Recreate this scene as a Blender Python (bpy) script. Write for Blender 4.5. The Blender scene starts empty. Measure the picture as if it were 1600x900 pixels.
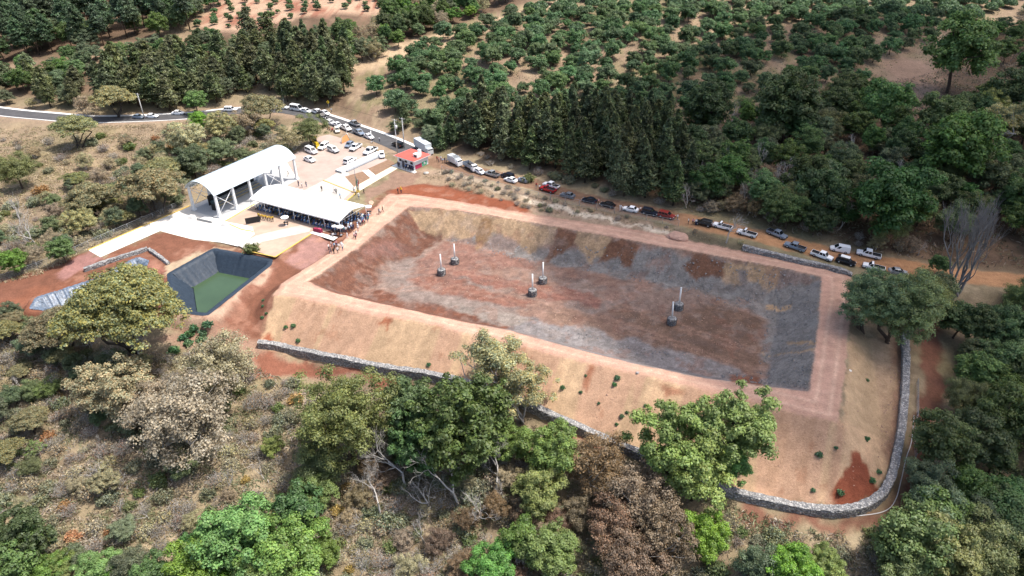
import bpy, bmesh, math, random
import numpy as np
from mathutils import Vector, Matrix
from mathutils.geometry import tessellate_polygon
R = math.radians
scene = bpy.context.scene
COL = scene.collection
random.seed(7)
RNG = np.random.default_rng(7)

# ------------------------------------------------------------------ camera
F = 1080.0; PITCH = R(32.0); SP, CP = math.sin(PITCH), math.cos(PITCH); CAMH = 75.0
cam = bpy.data.cameras.new('camera'); cam.sensor_width = 36.0; cam.lens = 36.0*F/1600.0
cam.clip_start = 1.0; cam.clip_end = 6000
camo = bpy.data.objects.new('camera', cam); COL.objects.link(camo)
camo.location = (0, 0, CAMH); camo.rotation_euler = (R(90)-PITCH, 0, 0)
scene.camera = camo

def ray(px, py):
    u = (px-800.0)/F; v = (py-450.0)/F
    return np.array([u, CP-v*SP, -SP-v*CP])
def P(px, py, z=0.0):                      # point seen at a photo pixel, at height z
    d = ray(px, py); t = (CAMH-z)/(-d[2])
    return np.array([d[0]*t, d[1]*t, z])
def pix(x, y, z):
    dz = CAMH-z
    dep = y*CP+dz*SP; dn = -y*SP+dz*CP
    return 800+F*x/dep, 450+F*dn/dep, dep

# ------------------------------------------------------------------ noise
def _hash(ix, iy, s):
    n = (ix.astype(np.int64)*374761393 + iy.astype(np.int64)*668265263 + s*974711) & 0xFFFFFFFF
    n = ((n ^ (n >> 13))*1274126177) & 0xFFFFFFFF
    n = n ^ (n >> 16)
    return (n & 0xFFFF)/65535.0
def vnoise(x, y, s=0):
    x = np.asarray(x, float); y = np.asarray(y, float)
    ix = np.floor(x); iy = np.floor(y); fx = x-ix; fy = y-iy
    fx = fx*fx*(3-2*fx); fy = fy*fy*(3-2*fy)
    a = _hash(ix, iy, s); b = _hash(ix+1, iy, s); c = _hash(ix, iy+1, s); d = _hash(ix+1, iy+1, s)
    return (a*(1-fx)+b*fx)*(1-fy)+(c*(1-fx)+d*fx)*fy
def fbm(x, y, s=0, o=4):
    t = 0; a = 1; w = 0
    for k in range(o):
        t = t+a*vnoise(x*2**k+k*17.3, y*2**k-k*9.1, s+k*31); w += a; a *= .55
    return t/w
def sstep(a, b, x):
    t = np.clip((x-a)/(b-a), 0, 1); return t*t*(3-2*t)
def sdist(x, y, poly):                      # signed distance to polygon, negative inside
    x = np.asarray(x, float); y = np.asarray(y, float)
    d = np.full(x.shape, 1e18); ins = np.zeros(x.shape, bool); n = len(poly)
    for i in range(n):
        ax, ay = poly[i][0], poly[i][1]; bx, by = poly[(i+1) % n][0], poly[(i+1) % n][1]
        ex, ey = bx-ax, by-ay; L = ex*ex+ey*ey+1e-12
        t = np.clip(((x-ax)*ex+(y-ay)*ey)/L, 0, 1)
        d = np.minimum(d, (x-ax-t*ex)**2+(y-ay-t*ey)**2)
        if ay != by:
            c = ((ay > y) != (by > y)) & (x < (bx-ax)*(y-ay)/(by-ay)+ax)
            ins ^= c
    d = np.sqrt(d)
    return np.where(ins, -d, d)
def pline(x, y, pts):                       # distance to polyline and interpolated 3rd coordinate
    x = np.asarray(x, float); y = np.asarray(y, float)
    best = np.full(x.shape, 1e18); zz = np.zeros(x.shape)
    for (a, b) in zip(pts[:-1], pts[1:]):
        ex, ey = b[0]-a[0], b[1]-a[1]; L = ex*ex+ey*ey+1e-12
        t = np.clip(((x-a[0])*ex+(y-a[1])*ey)/L, 0, 1)
        d = (x-a[0]-t*ex)**2+(y-a[1]-t*ey)**2
        m = d < best; best = np.where(m, d, best); zz = np.where(m, a[2]+t*(b[2]-a[2]), zz)
    return np.sqrt(best), zz
def smooth_line(pts, n=6):                  # Catmull-Rom through the points
    p = [np.array(q, float) for q in pts]; p = [2*p[0]-p[1]]+p+[2*p[-1]-p[-2]]; out = []
    for i in range(1, len(p)-2):
        for k in range(n):
            t = k/n
            out.append(.5*((2*p[i])+(p[i+1]-p[i-1])*t+(2*p[i-1]-5*p[i]+4*p[i+1]-p[i+2])*t*t+(3*p[i]-p[i-1]-3*p[i+1]+p[i+2])*t**3))
    out.append(p[-2]); return out

# ------------------------------------------------------------------ terrain height
CTRL = [(300,330,0),(450,260,0),(560,260,0),(400,380,-.2),(540,350,0),(600,300,0),(0,172,.5),(140,183,.5),(230,185,.5),(450,168,1),
 (600,215,.2),(690,250,.5),(830,277,1.5),(940,317,1.5),(1060,345,1.5),(1200,372,1),(1330,400,0),(1450,420,-1),(1560,437,-2),
 (650,130,6),(900,150,6),(1000,60,14),(700,30,14),(1200,150,6),(1300,40,15),(1450,150,4),(1550,50,12),(800,90,10),(1100,100,10),(1300,120,8),
 (0,100,4),(150,60,9),(300,30,13),(450,40,14),(520,90,8),(60,20,12),(30,210,-1),(100,250,-3),(200,300,-3),(50,320,-4),(20,400,-3),(150,380,-1),
 (350,200,-1),(280,220,-2),(0,470,-2),(60,450,-1.5),(130,420,-.6),(200,400,-.6),(270,430,-1.2),(420,405,-.8),(320,492,-2),(430,470,-2.5),
 (100,540,-5),(250,560,-5),(400,545,-6),(0,650,-8),(200,700,-9),(400,650,-9),(500,610,-8.5),(0,900,-14),(300,900,-14),(600,800,-12),(700,640,-8.5),
 (900,900,-14),(850,680,-8),(1000,740,-8),(1150,800,-8.5),(1300,840,-9.5),(1400,790,-8),(1430,700,-7.5),(1440,600,-6),(1430,520,-4),(1500,900,-12),
 (1550,700,-10),(1580,560,-7),(1500,470,-3),(1300,300,3),(1500,300,2),(1590,220,4),(1150,260,3.5),(900,230,4),(720,200,3)]
_c = [P(*c) for c in CTRL]+[np.array(q, float) for q in [(-420,80,0),(420,80,-14),(-450,400,35),(450,400,35),(0,520,40),(-200,700,60),(200,700,60),(0,-60,-26),(-250,-50,-18),(250,-50,-26)]]
_c = np.array(_c)
def _tps_fit(c, lam=.02):
    q = c[:, :2]/100; n = len(q)
    r = np.sqrt(((q[:, None]-q[None])**2).sum(2)); K = np.where(r > 0, r*r*np.log(r+1e-12), 0)+lam*np.eye(n)
    Pm = np.c_[np.ones(n), q]; A = np.zeros((n+3, n+3)); A[:n, :n] = K; A[:n, n:] = Pm; A[n:, :n] = Pm.T
    return q, np.linalg.solve(A, np.r_[c[:, 2], 0, 0, 0])
_q, _w = _tps_fit(_c)
def tps(x, y):
    x = np.asarray(x, float)/100; y = np.asarray(y, float)/100
    z = _w[-3]+_w[-2]*x+_w[-1]*y
    for i in range(len(_q)):
        r2 = (x-_q[i, 0])**2+(y-_q[i, 1])**2
        z = z+_w[i]*.5*r2*np.log(r2+1e-12)
    return np.clip(z, -32, 95)

def poly0(pts, z=0.0): return [P(a, b, z)[:2] for a, b in pts]
CREST_OUT = poly0([(607,304),(640,303),(720,315),(800,330),(1000,361),(1200,401),(1310,421),(1328,432),(1332,460),(1328,500),(1320,580),(1310,660),(1200,633),(1100,609),
   (1000,584),(900,563),(800,536),(700,514),(650,502),(565,488),(500,471),(428,460),(440,443),(520,392),(560,352)])
CREST_IN = poly0([(640,322),(690,326),(740,332),(800,342),(1000,378),(1200,414),(1283,432),(1279,500),(1265,612),(1100,590),(1000,570),(900,545),(800,517),(700,497),
   (600,475),(520,457),(483,440),(560,386)])
PLAZA = poly0([(128,398),(157,403),(250,362),(300,375),(372,386),(430,403),(490,368),(560,345),(575,320),(556,303),(622,262),(675,262),(668,245),(640,235),(575,216),(530,205),(500,212),(462,236),(440,250),(380,285),(295,322)])
POND1 = poly0([(268,428),(334,391),(420,407),(418,414),(322,490),(274,484)], -.6)
POND2 = poly0([(150,437),(214,404),(228,409),(212,440),(100,486),(52,480),(60,466)], -.6); PRIM = -.6
def z3(pts): return [P(a, b, z) for a, b, z in pts]
ASPHALT = smooth_line(z3([(-260,140,.5),(-120,158,.5),(0,175,.5),(70,182,.5),(140,187,.5),(230,185,.6),(300,181,.8),(370,174,.8),(440,172,.6),(500,184,.2),(550,201,.06),(600,219,.06),(650,241,.1)]), 6)
DIRT = smooth_line(z3([(650,241,.1),(690,256,.5),(760,272,1.1),(830,287,1.5),(890,305,1.5),(940,317,1.5),(1000,328,1.5),(1060,341,1.5),(1120,355,1.4),(1200,372,1),(1260,388,.6),(1330,404,0),(1400,415,-.5),(1470,426,-1),(1560,437,-2),(1680,446,-3)]), 6)
def h(x, y, fine=True):
    x = np.asarray(x, float); y = np.asarray(y, float)
    z = tps(x, y)
    z = z+(fbm(x/22., y/22., 3, 3)-.5)*2.4*(.25+.75*sstep(2, 25, sdist(x, y, PLAZA)))
    d = sdist(x, y, PLAZA); k = 1-sstep(0, 3.5, d); z = z*(1-k)
    for line, w in ((ASPHALT, 4.9), (DIRT, 4.5)):
        d, zr = pline(x, y, line)
        k = 1-sstep(w, w+5, d); z = z*(1-k)+zr*k
    do = sdist(x, y, CREST_OUT); di = sdist(x, y, CREST_IN)
    lo = -.72*np.maximum(do, 0); hi = .45*np.maximum(do, 0)
    z = np.clip(z, lo, hi)
    z = np.where(di < 0, -np.minimum(5.0, .72*-di), z)
    for pl, dep in ((POND1, 5.2), (POND2, 3.6)):
        dp = sdist(x, y, pl); k = 1-sstep(1.2, 3.5, dp); z = z*(1-k)+PRIM*k
        z = np.where(dp < .5, z-np.minimum(dep, np.maximum(0, (.5-dp))*.95), z)
    return z
_T = np.arange(60, 640, 1.0)
def ground(px, py, up=0.0):                 # where the view ray meets the ground raised by `up`
    d = ray(px, py)
    x = d[0]*_T; y = d[1]*_T; z = CAMH+d[2]*_T
    g = z-h(x, y)-up
    i = int(np.argmax(g < 0)) if (g < 0).any() else len(_T)-1
    i = max(i, 1); t = _T[i-1]+g[i-1]/(g[i-1]-g[i]+1e-9)
    x, y = d[0]*t, d[1]*t
    return np.array([x, y, float(h(x, y))])
def gpoly(pts): return [ground(a, b)[:2] for a, b in pts]

# ------------------------------------------------------------------ materials
def mat(name, col, rough=.8, metal=0, spec=.3, var=0, scale=3.0, bump=0, emit=None):
    m = bpy.data.materials.new(name); m.use_nodes = True; nt = m.node_tree; b = nt.nodes['Principled BSDF']
    b.inputs['Base Color'].default_value = (*col, 1); b.inputs['Roughness'].default_value = rough
    b.inputs['Metallic'].default_value = metal; b.inputs['Specular IOR Level'].default_value = spec
    if var or bump:
        tc = nt.nodes.new('ShaderNodeTexCoord'); n = nt.nodes.new('ShaderNodeTexNoise')
        n.inputs['Scale'].default_value = scale; n.inputs['Detail'].default_value = 6; n.inputs['Roughness'].default_value = .65
        nt.links.new(tc.outputs['Object'], n.inputs['Vector'])
    if var:
        mr = nt.nodes.new('ShaderNodeMapRange'); mr.inputs[1].default_value = .25; mr.inputs[2].default_value = .75
        mr.inputs[3].default_value = 1-var; mr.inputs[4].default_value = 1+var
        hs = nt.nodes.new('ShaderNodeMix'); hs.data_type = 'RGBA'; hs.blend_type = 'MULTIPLY'; hs.inputs[0].default_value = 1
        hs.inputs[6].default_value = (*col, 1)
        nt.links.new(n.outputs['Fac'], mr.inputs[0]); nt.links.new(mr.outputs[0], hs.inputs[7]); nt.links.new(hs.outputs[2], b.inputs['Base Color'])
    if bump:
        bp = nt.nodes.new('ShaderNodeBump'); bp.inputs['Strength'].default_value = bump; bp.inputs['Distance'].default_value = .1
        nt.links.new(n.outputs['Fac'], bp.inputs['Height']); nt.links.new(bp.outputs[0], b.inputs['Normal'])
    return m

def earth_material(name, crisp=0):
    m = bpy.data.materials.new(name); m.use_nodes = True; nt = m.node_tree; b = nt.nodes['Principled BSDF']
    N = nt.nodes.new; Lk = nt.links.new
    at = N('ShaderNodeAttribute'); at.attribute_name = 'Col'
    tc = N('ShaderNodeTexCoord')
    def noise(scale, detail, r=.6):
        n = N('ShaderNodeTexNoise'); n.inputs['Scale'].default_value = scale; n.inputs['Detail'].default_value = detail; n.inputs['Roughness'].default_value = r
        Lk(tc.outputs['Object'], n.inputs['Vector']); return n
    def mrange(src, lo, hi, a=.25, c=.75):
        k = N('ShaderNodeMapRange'); k.inputs[1].default_value = a; k.inputs[2].default_value = c; k.inputs[3].default_value = lo; k.inputs[4].default_value = hi
        Lk(src, k.inputs[0]); return k.outputs[0]
    def mul(a, c):
        k = N('ShaderNodeMix'); k.data_type = 'RGBA'; k.blend_type = 'MULTIPLY'; k.inputs[0].default_value = 1
        Lk(a, k.inputs[6]); Lk(c, k.inputs[7]); return k.outputs[2]
    n1 = noise(.55, 8, .7); n2 = noise(3.2, 6, .75); n3 = noise(.09, 4)
    k_ = .55 if crisp else 1.0
    c = mul(at.outputs['Color'], mrange(n1.outputs['Fac'], 1-.22*k_, 1+.22*k_))
    c = mul(c, mrange(n2.outputs['Fac'], .72, 1.28)); c = mul(c, mrange(n3.outputs['Fac'], .88, 1.12))
    if crisp:
        for sc_, lo_, hi_, a_ in ((.42, .90, 1.06, .5), (1.5, .88, 1.07, .52)):
            n4 = noise(sc_, 10, .72); c = mul(c, mrange(n4.outputs['Fac'], lo_, hi_, a_-.025, a_+.025))
    Lk(c, b.inputs['Base Color']); b.inputs['Roughness'].default_value = .95; b.inputs['Specular IOR Level'].default_value = .12
    bp = N('ShaderNodeBump'); bp.inputs['Strength'].default_value = .55; bp.inputs['Distance'].default_value = .25
    Lk(n2.outputs['Fac'], bp.inputs['Height']); Lk(bp.outputs[0], b.inputs['Normal'])
    return m

def leaf_material(name, col, trans=.3, spread=.16, hue=.03):
    m = bpy.data.materials.new(name); m.use_nodes = True; nt = m.node_tree; N = nt.nodes.new; Lk = nt.links.new
    nt.nodes.remove(nt.nodes['Principled BSDF']); out = nt.nodes['Material Output']
    at = N('ShaderNodeAttribute'); at.attribute_name = 'Tone'
    oi = N('ShaderNodeObjectInfo')
    mx = N('ShaderNodeMix'); mx.data_type = 'RGBA'; mx.blend_type = 'MULTIPLY'; mx.inputs[0].default_value = 1
    mx.inputs[6].default_value = (*col, 1); Lk(at.outputs['Color'], mx.inputs[7])
    hs = N('ShaderNodeHueSaturation')
    def rng(lo, hi, mult):
        a = N('ShaderNodeMath'); a.operation = 'MULTIPLY'; a.inputs[1].default_value = mult; Lk(oi.outputs['Random'], a.inputs[0])
        f = N('ShaderNodeMath'); f.operation = 'FRACT'; Lk(a.outputs[0], f.inputs[0])
        k = N('ShaderNodeMapRange'); k.inputs[3].default_value = lo; k.inputs[4].default_value = hi; Lk(f.outputs[0], k.inputs[0]); return k.outputs[0]
    Lk(rng(.5-hue, .5+hue, 1), hs.inputs['Hue']); Lk(rng(1-spread, 1+spread, 7.31), hs.inputs['Value']); Lk(rng(.85, 1.1, 3.77), hs.inputs['Saturation'])
    Lk(mx.outputs[2], hs.inputs['Color'])
    d = N('ShaderNodeBsdfDiffuse'); t = N('ShaderNodeBsdfTranslucent'); g = N('ShaderNodeBsdfGlossy'); g.inputs['Roughness'].default_value = .55
    Lk(hs.outputs[0], d.inputs[0]); Lk(hs.outputs[0], t.inputs[0]); g.inputs[0].default_value = (1, 1, 1, 1)
    a = N('ShaderNodeMixShader'); a.inputs[0].default_value = trans; Lk(d.outputs[0], a.inputs[1]); Lk(t.outputs[0], a.inputs[2])
    c = N('ShaderNodeMixShader'); c.inputs[0].default_value = .025; Lk(a.outputs[0], c.inputs[1]); Lk(g.outputs[0], c.inputs[2])
    Lk(c.outputs[0], out.inputs[0])
    return m

# ------------------------------------------------------------------ object helpers
def tag(o, label=None, cat=None, group=None, kind=None):
    if label: o['label'] = label
    if cat: o['category'] = cat
    if group: o['group'] = group
    if kind: o['kind'] = kind
    return o
def empty(name, loc=(0, 0, 0), rz=0, label=None, cat=None, group=None):
    o = bpy.data.objects.new(name, None); COL.objects.link(o); o.location = loc; o.rotation_euler = (0, 0, rz); o.empty_display_size = .3
    return tag(o, label, cat, group)
def link(name, me, parent=None):
    o = bpy.data.objects.new(name, me); COL.objects.link(o)
    if parent is not None: o.parent = parent
    return o
def copy_tree(o, parent=None):
    c = o.copy(); COL.objects.link(c); c.parent = parent
    for ch in list(o.children): copy_tree(ch, c)
    return c

class MB:
    def __init__(s): s.v = []; s.f = []; s.m = []; s.sm = []
    def add(s, vs, fs, mi=0, smooth=False):
        k = len(s.v); s.v += [tuple(map(float, q)) for q in vs]
        for f in fs: s.f.append([k+i for i in f]); s.m.append(mi); s.sm.append(smooth)
        return s
    def box(s, c, d, mi=0, rz=0, top=1.0, topy=None):
        hx, hy, hz = d[0]/2, d[1]/2, d[2]/2; ty = top if topy is None else topy
        vs = [(-hx, -hy, -hz), (hx, -hy, -hz), (hx, hy, -hz), (-hx, hy, -hz), (-hx*top, -hy*ty, hz), (hx*top, -hy*ty, hz), (hx*top, hy*ty, hz), (-hx*top, hy*ty, hz)]
        ca, sa = math.cos(rz), math.sin(rz)
        vs = [(c[0]+x*ca-y*sa, c[1]+x*sa+y*ca, c[2]+z) for x, y, z in vs]
        return s.add(vs, [(0, 3, 2, 1), (4, 5, 6, 7), (0, 1, 5, 4), (1, 2, 6, 5), (2, 3, 7, 6), (3, 0, 4, 7)], mi)
    def tube(s, pts, rad, n=6, mi=0, cap=True, smooth=True):
        pts = [Vector(p) for p in pts]; rad = [rad]*len(pts) if not hasattr(rad, '__len__') else rad
        vs = []; ref = None
        for i, p in enumerate(pts):
            t = (pts[min(i+1, len(pts)-1)]-pts[max(i-1, 0)]); t = t.normalized() if t.length > 0 else Vector((0, 0, 1))
            if ref is None: ref = Vector((1, 0, 0)) if abs(t.x) < .8 else Vector((0, 1, 0))
            a = t.cross(ref).normalized(); b = t.cross(a); ref = -b if False else ref
            for k in range(n):
                g = 2*math.pi*k/n; vs.append(p+(a*math.cos(g)+b*math.sin(g))*rad[i])
        fs = []
        for i in range(len(pts)-1):
            for k in range(n):
                fs.append((i*n+k, i*n+(k+1) % n, (i+1)*n+(k+1) % n, (i+1)*n+k))
        if cap: fs += [tuple(range(n))[::-1], tuple((len(pts)-1)*n+k for k in range(n))]
        return s.add(vs, fs, mi, smooth)
    def cyl(s, c, r, hgt, n=16, mi=0, axis='z', r2=None, smooth=True):
        a = {'z': Vector((0, 0, 1)), 'x': Vector((1, 0, 0)), 'y': Vector((0, 1, 0))}[axis]*hgt/2; c = Vector(c)
        return s.tube([c-a, c+a], [r, r if r2 is None else r2], n, mi, True, smooth)
    def loft(s, rings, mi=0, cap=True, smooth=False, closed=True):
        n = len(rings[0]); vs = [p for r in rings for p in r]; fs = []
        for i in range(len(rings)-1):
            for k in range(n if closed else n-1):
                fs.append((i*n+k, i*n+(k+1) % n, (i+1)*n+(k+1) % n, (i+1)*n+k))
        if cap: fs += [tuple(range(n))[::-1], tuple((len(rings)-1)*n+k for k in range(n))]
        return s.add(vs, fs, mi, smooth)
    def mesh(s, name, mats):
        me = bpy.data.meshes.new(name); me.from_pydata(s.v, [], s.f)
        for m in (mats if isinstance(mats, (list, tuple)) else [mats]): me.materials.append(m)
        me.polygons.foreach_set('material_index', s.m); me.polygons.foreach_set('use_smooth', s.sm); me.update(); return me
    def build(s, name, mats, parent=None): return link(name, s.mesh(name, mats), parent)

def quads_mesh(name, V, tone, m):           # V (n,4,3) loose leaf faces, tone (n,3) leaf colour
    n = len(V); me = bpy.data.meshes.new(name)
    me.vertices.add(4*n); me.vertices.foreach_set('co', V.reshape(-1).astype(np.float32))
    me.loops.add(4*n); me.loops.foreach_set('vertex_index', np.arange(4*n, dtype=np.int32))
    me.polygons.add(n); me.polygons.foreach_set('loop_start', np.arange(0, 4*n, 4, dtype=np.int32))
    try: me.polygons.foreach_set('loop_total', np.full(n, 4, dtype=np.int32))
    except Exception: pass
    me.update(calc_edges=True)
    a = me.attributes.new('Tone', 'FLOAT_COLOR', 'POINT')
    c = np.ones((n, 4, 4), np.float32); c[:, :, :3] = tone[:, None, :]
    a.data.foreach_set('color', c.reshape(-1)); me.materials.append(m); me.validate(); return me

def grid_strip(name, line, half, m, lift=.03, n=6, parent=None, off=0.0, zfn=None):   # a sheet draped along a line
    mb = MB(); L = [np.array(p, float) for p in line]; rows = []
    for i, p in enumerate(L):
        t = L[min(i+1, len(L)-1)]-L[max(i-1, 0)]; t = t[:2]/np.linalg.norm(t[:2]); nrm = np.array([-t[1], t[0]])
        for k in range(n+1):
            w = off-half+2*half*k/n; q = p[:2]+nrm*w; rows.append((q[0], q[1], 0))
    a = np.array(rows); z = h(a[:, 0], a[:, 1])+lift; a[:, 2] = z
    fs = [(i*(n+1)+k, i*(n+1)+k+1, (i+1)*(n+1)+k+1, (i+1)*(n+1)+k) for i in range(len(L)-1) for k in range(n)]
    fs = [f[::-1] for f in fs]
    mb.add(a, fs, 0, True); return mb.build(name, m, parent)

def slab(name, poly, z, m, thick=0.0, parent=None):     # flat sheet (or slab with sides) from an outline
    vs = [Vector((p[0], p[1], z)) for p in poly]
    tris = tessellate_polygon([vs]); mb = MB()
    def up(t):
        a, b, c = [vs[i] for i in t]; return t if (b-a).cross(c-a).z > 0 else t[::-1]
    tris = [up(tuple(t)) for t in tris]; mb.add(vs, tris)
    if thick:
        ar = sum(vs[i].x*vs[(i+1) % len(vs)].y-vs[(i+1) % len(vs)].x*vs[i].y for i in range(len(vs)))
        if ar < 0: vs = vs[::-1]
        n = len(vs); lo = [Vector((q.x, q.y, z-thick)) for q in vs]
        mb.add(vs+lo, [(i, n+i, n+(i+1) % n, (i+1) % n) for i in range(n)])
    return mb.build(name, m, parent)
# ------------------------------------------------------------------ the ground sheet
def axis(lo, hi, step, far_lo, far_hi, g=1.07):
    a = list(np.arange(lo, hi+step/2, step)); s = step
    while a[-1] < far_hi: s = min(s*g, 40); a.append(a[-1]+s)
    s = step
    while a[0] > far_lo: s = min(s*g, 40); a.insert(0, a[0]-s)
    return np.array(a)
gx = axis(-96, 84, .42, -900, 900); gy = axis(60, 176, .42, -120, 1300, 1.045)
X, Y = np.meshgrid(gx, gy); X = X.ravel(); Y = Y.ravel()
Z = h(X, Y)
Z += (fbm(X/2.3, Y/2.3, 11, 3)-.5)*.25*sstep(0, 3, sdist(X, Y, PLAZA))*sstep(-1, 2, np.minimum(pline(X, Y, ASPHALT)[0]-4.5, pline(X, Y, DIRT)[0]-4))
C = np.zeros((len(X), 3))
nA = fbm(X/9, Y/9, 21); nB = fbm(X/3.2, Y/3.2, 22); nC = fbm(X/28, Y/28, 23, 3)
def lerp(k, a, b): return a*(1-k)[:, None]+np.array(b)*k[:, None]
def setc(k, col):
    global C
    C = C*(1-k)[:, None]+(np.array(col) if np.ndim(col) == 1 else col)*k[:, None]
wX = X+(fbm(X/4, Y/4, 31)-.5)*5; wY = Y+(fbm(X/4, Y/4, 32)-.5)*5
w2X = X+(fbm(X/1.6, Y/1.6, 33)-.5)*2.2; w2Y = Y+(fbm(X/1.6, Y/1.6, 34)-.5)*2.2
def zone(px, col, soft=.3, warp=1, k=1.0, world=False):
    pl = px if world else gpoly(px)
    x, y = ((X, Y), (wX, wY), (w2X, w2Y))[warp]
    setc(k*(1-sstep(-soft, soft, sdist(x, y, pl))), col)
# dry scrub everywhere, drier meadow and forest floor over it
C[:] = (.235, .185, .115)
setc(sstep(.45, .62, nA)*.8, (.185, .14, .092)); setc(sstep(.52, .66, nB)*.6, (.33, .26, .17)); setc(sstep(.56, .68, nC)*.45, (.15, .14, .07))
meadow = [(-60,190),(110,196),(260,192),(380,180),(400,230),(330,275),(285,318),(180,380),(60,440),(-80,470)]
zone(meadow, (.225, .168, .112), 3); km = 1-sstep(-3, 3, sdist(wX, wY, gpoly(meadow)))
setc(km*sstep(.5, .64, nA)*.8, (.17, .13, .09)); setc(km*sstep(.55, .68, nB)*.6, (.33, .25, .15)); setc(km*sstep(.55, .66, nC)*.4, (.14, .13, .06))
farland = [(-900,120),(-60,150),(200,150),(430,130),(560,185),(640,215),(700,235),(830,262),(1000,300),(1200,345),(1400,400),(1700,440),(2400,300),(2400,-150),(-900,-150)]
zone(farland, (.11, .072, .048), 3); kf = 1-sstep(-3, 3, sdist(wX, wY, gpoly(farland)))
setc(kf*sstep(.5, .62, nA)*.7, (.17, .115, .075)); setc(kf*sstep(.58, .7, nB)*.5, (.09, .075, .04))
orch = [(560,195),(530,112),(640,62),(760,25),(880,-5),(1000,-40),(1700,-40),(1560,60),(1470,95),(1440,170),(1300,135),(1200,150),(1120,190),(960,190),(760,215),(690,235),(620,212)]
zone(orch, (.235, .17, .115), 2.5); ko = 1-sstep(-2, 2, sdist(wX, wY, gpoly(orch)))
setc(ko*sstep(.48, .62, nA)*.7, (.20, .135, .09)); setc(ko*sstep(.55, .68, nB)*.6, (.31, .235, .15)); setc(ko*sstep(.52, .66, nC)*.6, (.17, .15, .08)); setc(ko*sstep(.55, .66, fbm(X/5, Y/5, 27))*.6, (.15, .14, .065))
zone([(520,106),(640,62),(740,40),(820,12),(880,-4),(890,6),(800,38),(700,72),(620,100),(545,116)], (.37, .27, .175), 1.2)
terr = [(290,46),(340,0),(400,-40),(760,-40),(640,15),(600,28),(520,22),(440,36),(380,52)]
zone(terr, (.37, .25, .17), 2); kt = 1-sstep(-2, 2, sdist(wX, wY, gpoly(terr)))
setc(kt*sstep(.5, .6, fbm((X+Y*.6)/5, (Y-X*.6)/26, 41))*.9, (.24, .10, .065))
zone([(250,20),(330,0),(300,60),(240,80)], (.22, .16, .10), 2)
zone([(80,100),(160,70),(260,66),(200,95),(120,108)], (.24, .165, .11), 2)
zone([(0,100),(60,92),(90,112),(40,122),(-20,128)], (.21, .15, .10), 2)
zone([(1380,95),(1450,90),(1475,130),(1440,180),(1400,160)], (.26, .175, .125), 2)
# road banks
zone([(640,262),(700,268),(780,288),(900,322),(1000,345),(1100,368),(1200,392),(1200,402),(1100,385),(990,362),(900,342),(800,328),(720,312),(640,300)], (.30, .215, .15), 1)
zone([(700,276),(760,288),(900,328),(980,348),(1100,372),(1180,388),(1180,392),(1090,377),(980,352),(890,333),(760,296),(700,281)], (.56, .47, .36), .4)
zone([(1050,360),(1140,372),(1200,392),(1190,400),(1120,392),(1040,372)], (.12, .10, .065), 1)
# red earth round the works
zone([(-10,500),(-40,445),(60,425),(120,398),(160,402),(250,362),(300,374),(372,386),(430,402),(486,366),(560,340),(600,300),(640,284),(720,288),(800,316),(830,330),
      (800,345),(640,330),(480,440),(430,470),(412,520),(405,545),(300,528),(318,494),(270,490),(150,498),(60,490),(30,510)], (.160, .070, .044), 1.0)
zone([(0,470),(60,450),(140,430),(140,470),(60,500),(0,515)], (.185, .075, .044), 1.2)
zone([(85,425),(135,394),(158,403),(130,420),(90,436)], (.27, .14, .12), .8)
zone([(150,432),(215,405),(262,420),(248,432),(210,415),(160,440)], (.23, .10, .07), .6)
zone([(620,288),(680,290),(780,312),(830,332),(800,336),(700,312),(640,302),(605,310)], (.205, .068, .036), .8)
zone([(650,270),(700,274),(790,303),(840,325),(760,308),(690,288),(640,285)], (.25, .18, .12), .8)
zone([(690,262),(760,285),(820,306),(815,312),(740,290),(680,270)], (.36, .28, .2), .6)
zone([(560,300),(604,282),(620,262),(660,270),(640,286),(600,300),(575,318)], (.22, .14, .10), .8)
zone([(452,398),(486,368),(530,380),(512,400),(475,420),(440,404)], (.27, .15, .125), .8)
zone([(262,418),(332,386),(372,392),(336,394),(270,428),(258,432)], (.36, .27, .18), .5)
zone([(268,492),(320,494),(400,440),(420,412),(432,414),(415,450),(340,512),(300,526),(270,510)], (.205, .095, .064), .9)
zone([(318,494),(400,440),(418,415),(424,418),(405,446),(330,505),(300,520),(262,505),(268,488)], (.36, .25, .18), .5)
zone([(250,530),(300,520),(350,500),(412,538),(640,600),(690,625),(600,612),(480,590),(420,582),(330,560)], (.27, .17, .12), 1.2)
zone([(395,560),(420,548),(500,562),(640,590),(670,612),(600,608),(500,584),(410,585)], (.20, .082, .052), .8)
zone([(845,660),(980,715),(960,720),(880,690)], (.27, .125, .08), .8)
zone([(1150,785),(1300,812),(1370,800),(1405,770),(1425,700),(1440,600),(1430,520),(1465,500),(1480,620),(1450,760),(1390,820),(1290,832),(1150,806)], (.17, .082, .055), 1)
setc((1-sstep(-1, 1, sdist(wX, wY, gpoly([(-10,500),(160,402),(486,366),(640,284),(830,330),(480,440),(405,545),(300,528),(150,498)]))))*sstep(.55, .68, nB)*.5, (.30, .16, .11))
# dirt road
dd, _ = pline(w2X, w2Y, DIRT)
ke = sstep(P(1000, 330, 1.5)[0], P(1130, 358, 1.4)[0], X)[:, None]; dcol = np.array([.19, .115, .075])*(1-ke)+np.array([.36, .195, .10])*ke  # darker brown left stretch: shade along the conifers put into the dirt colour
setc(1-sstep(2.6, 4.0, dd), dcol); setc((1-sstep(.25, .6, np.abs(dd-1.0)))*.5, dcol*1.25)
da, _ = pline(w2X, w2Y, ASPHALT); setc((1-sstep(4.5, 6.5, da))*.8, (.27, .19, .135))
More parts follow.
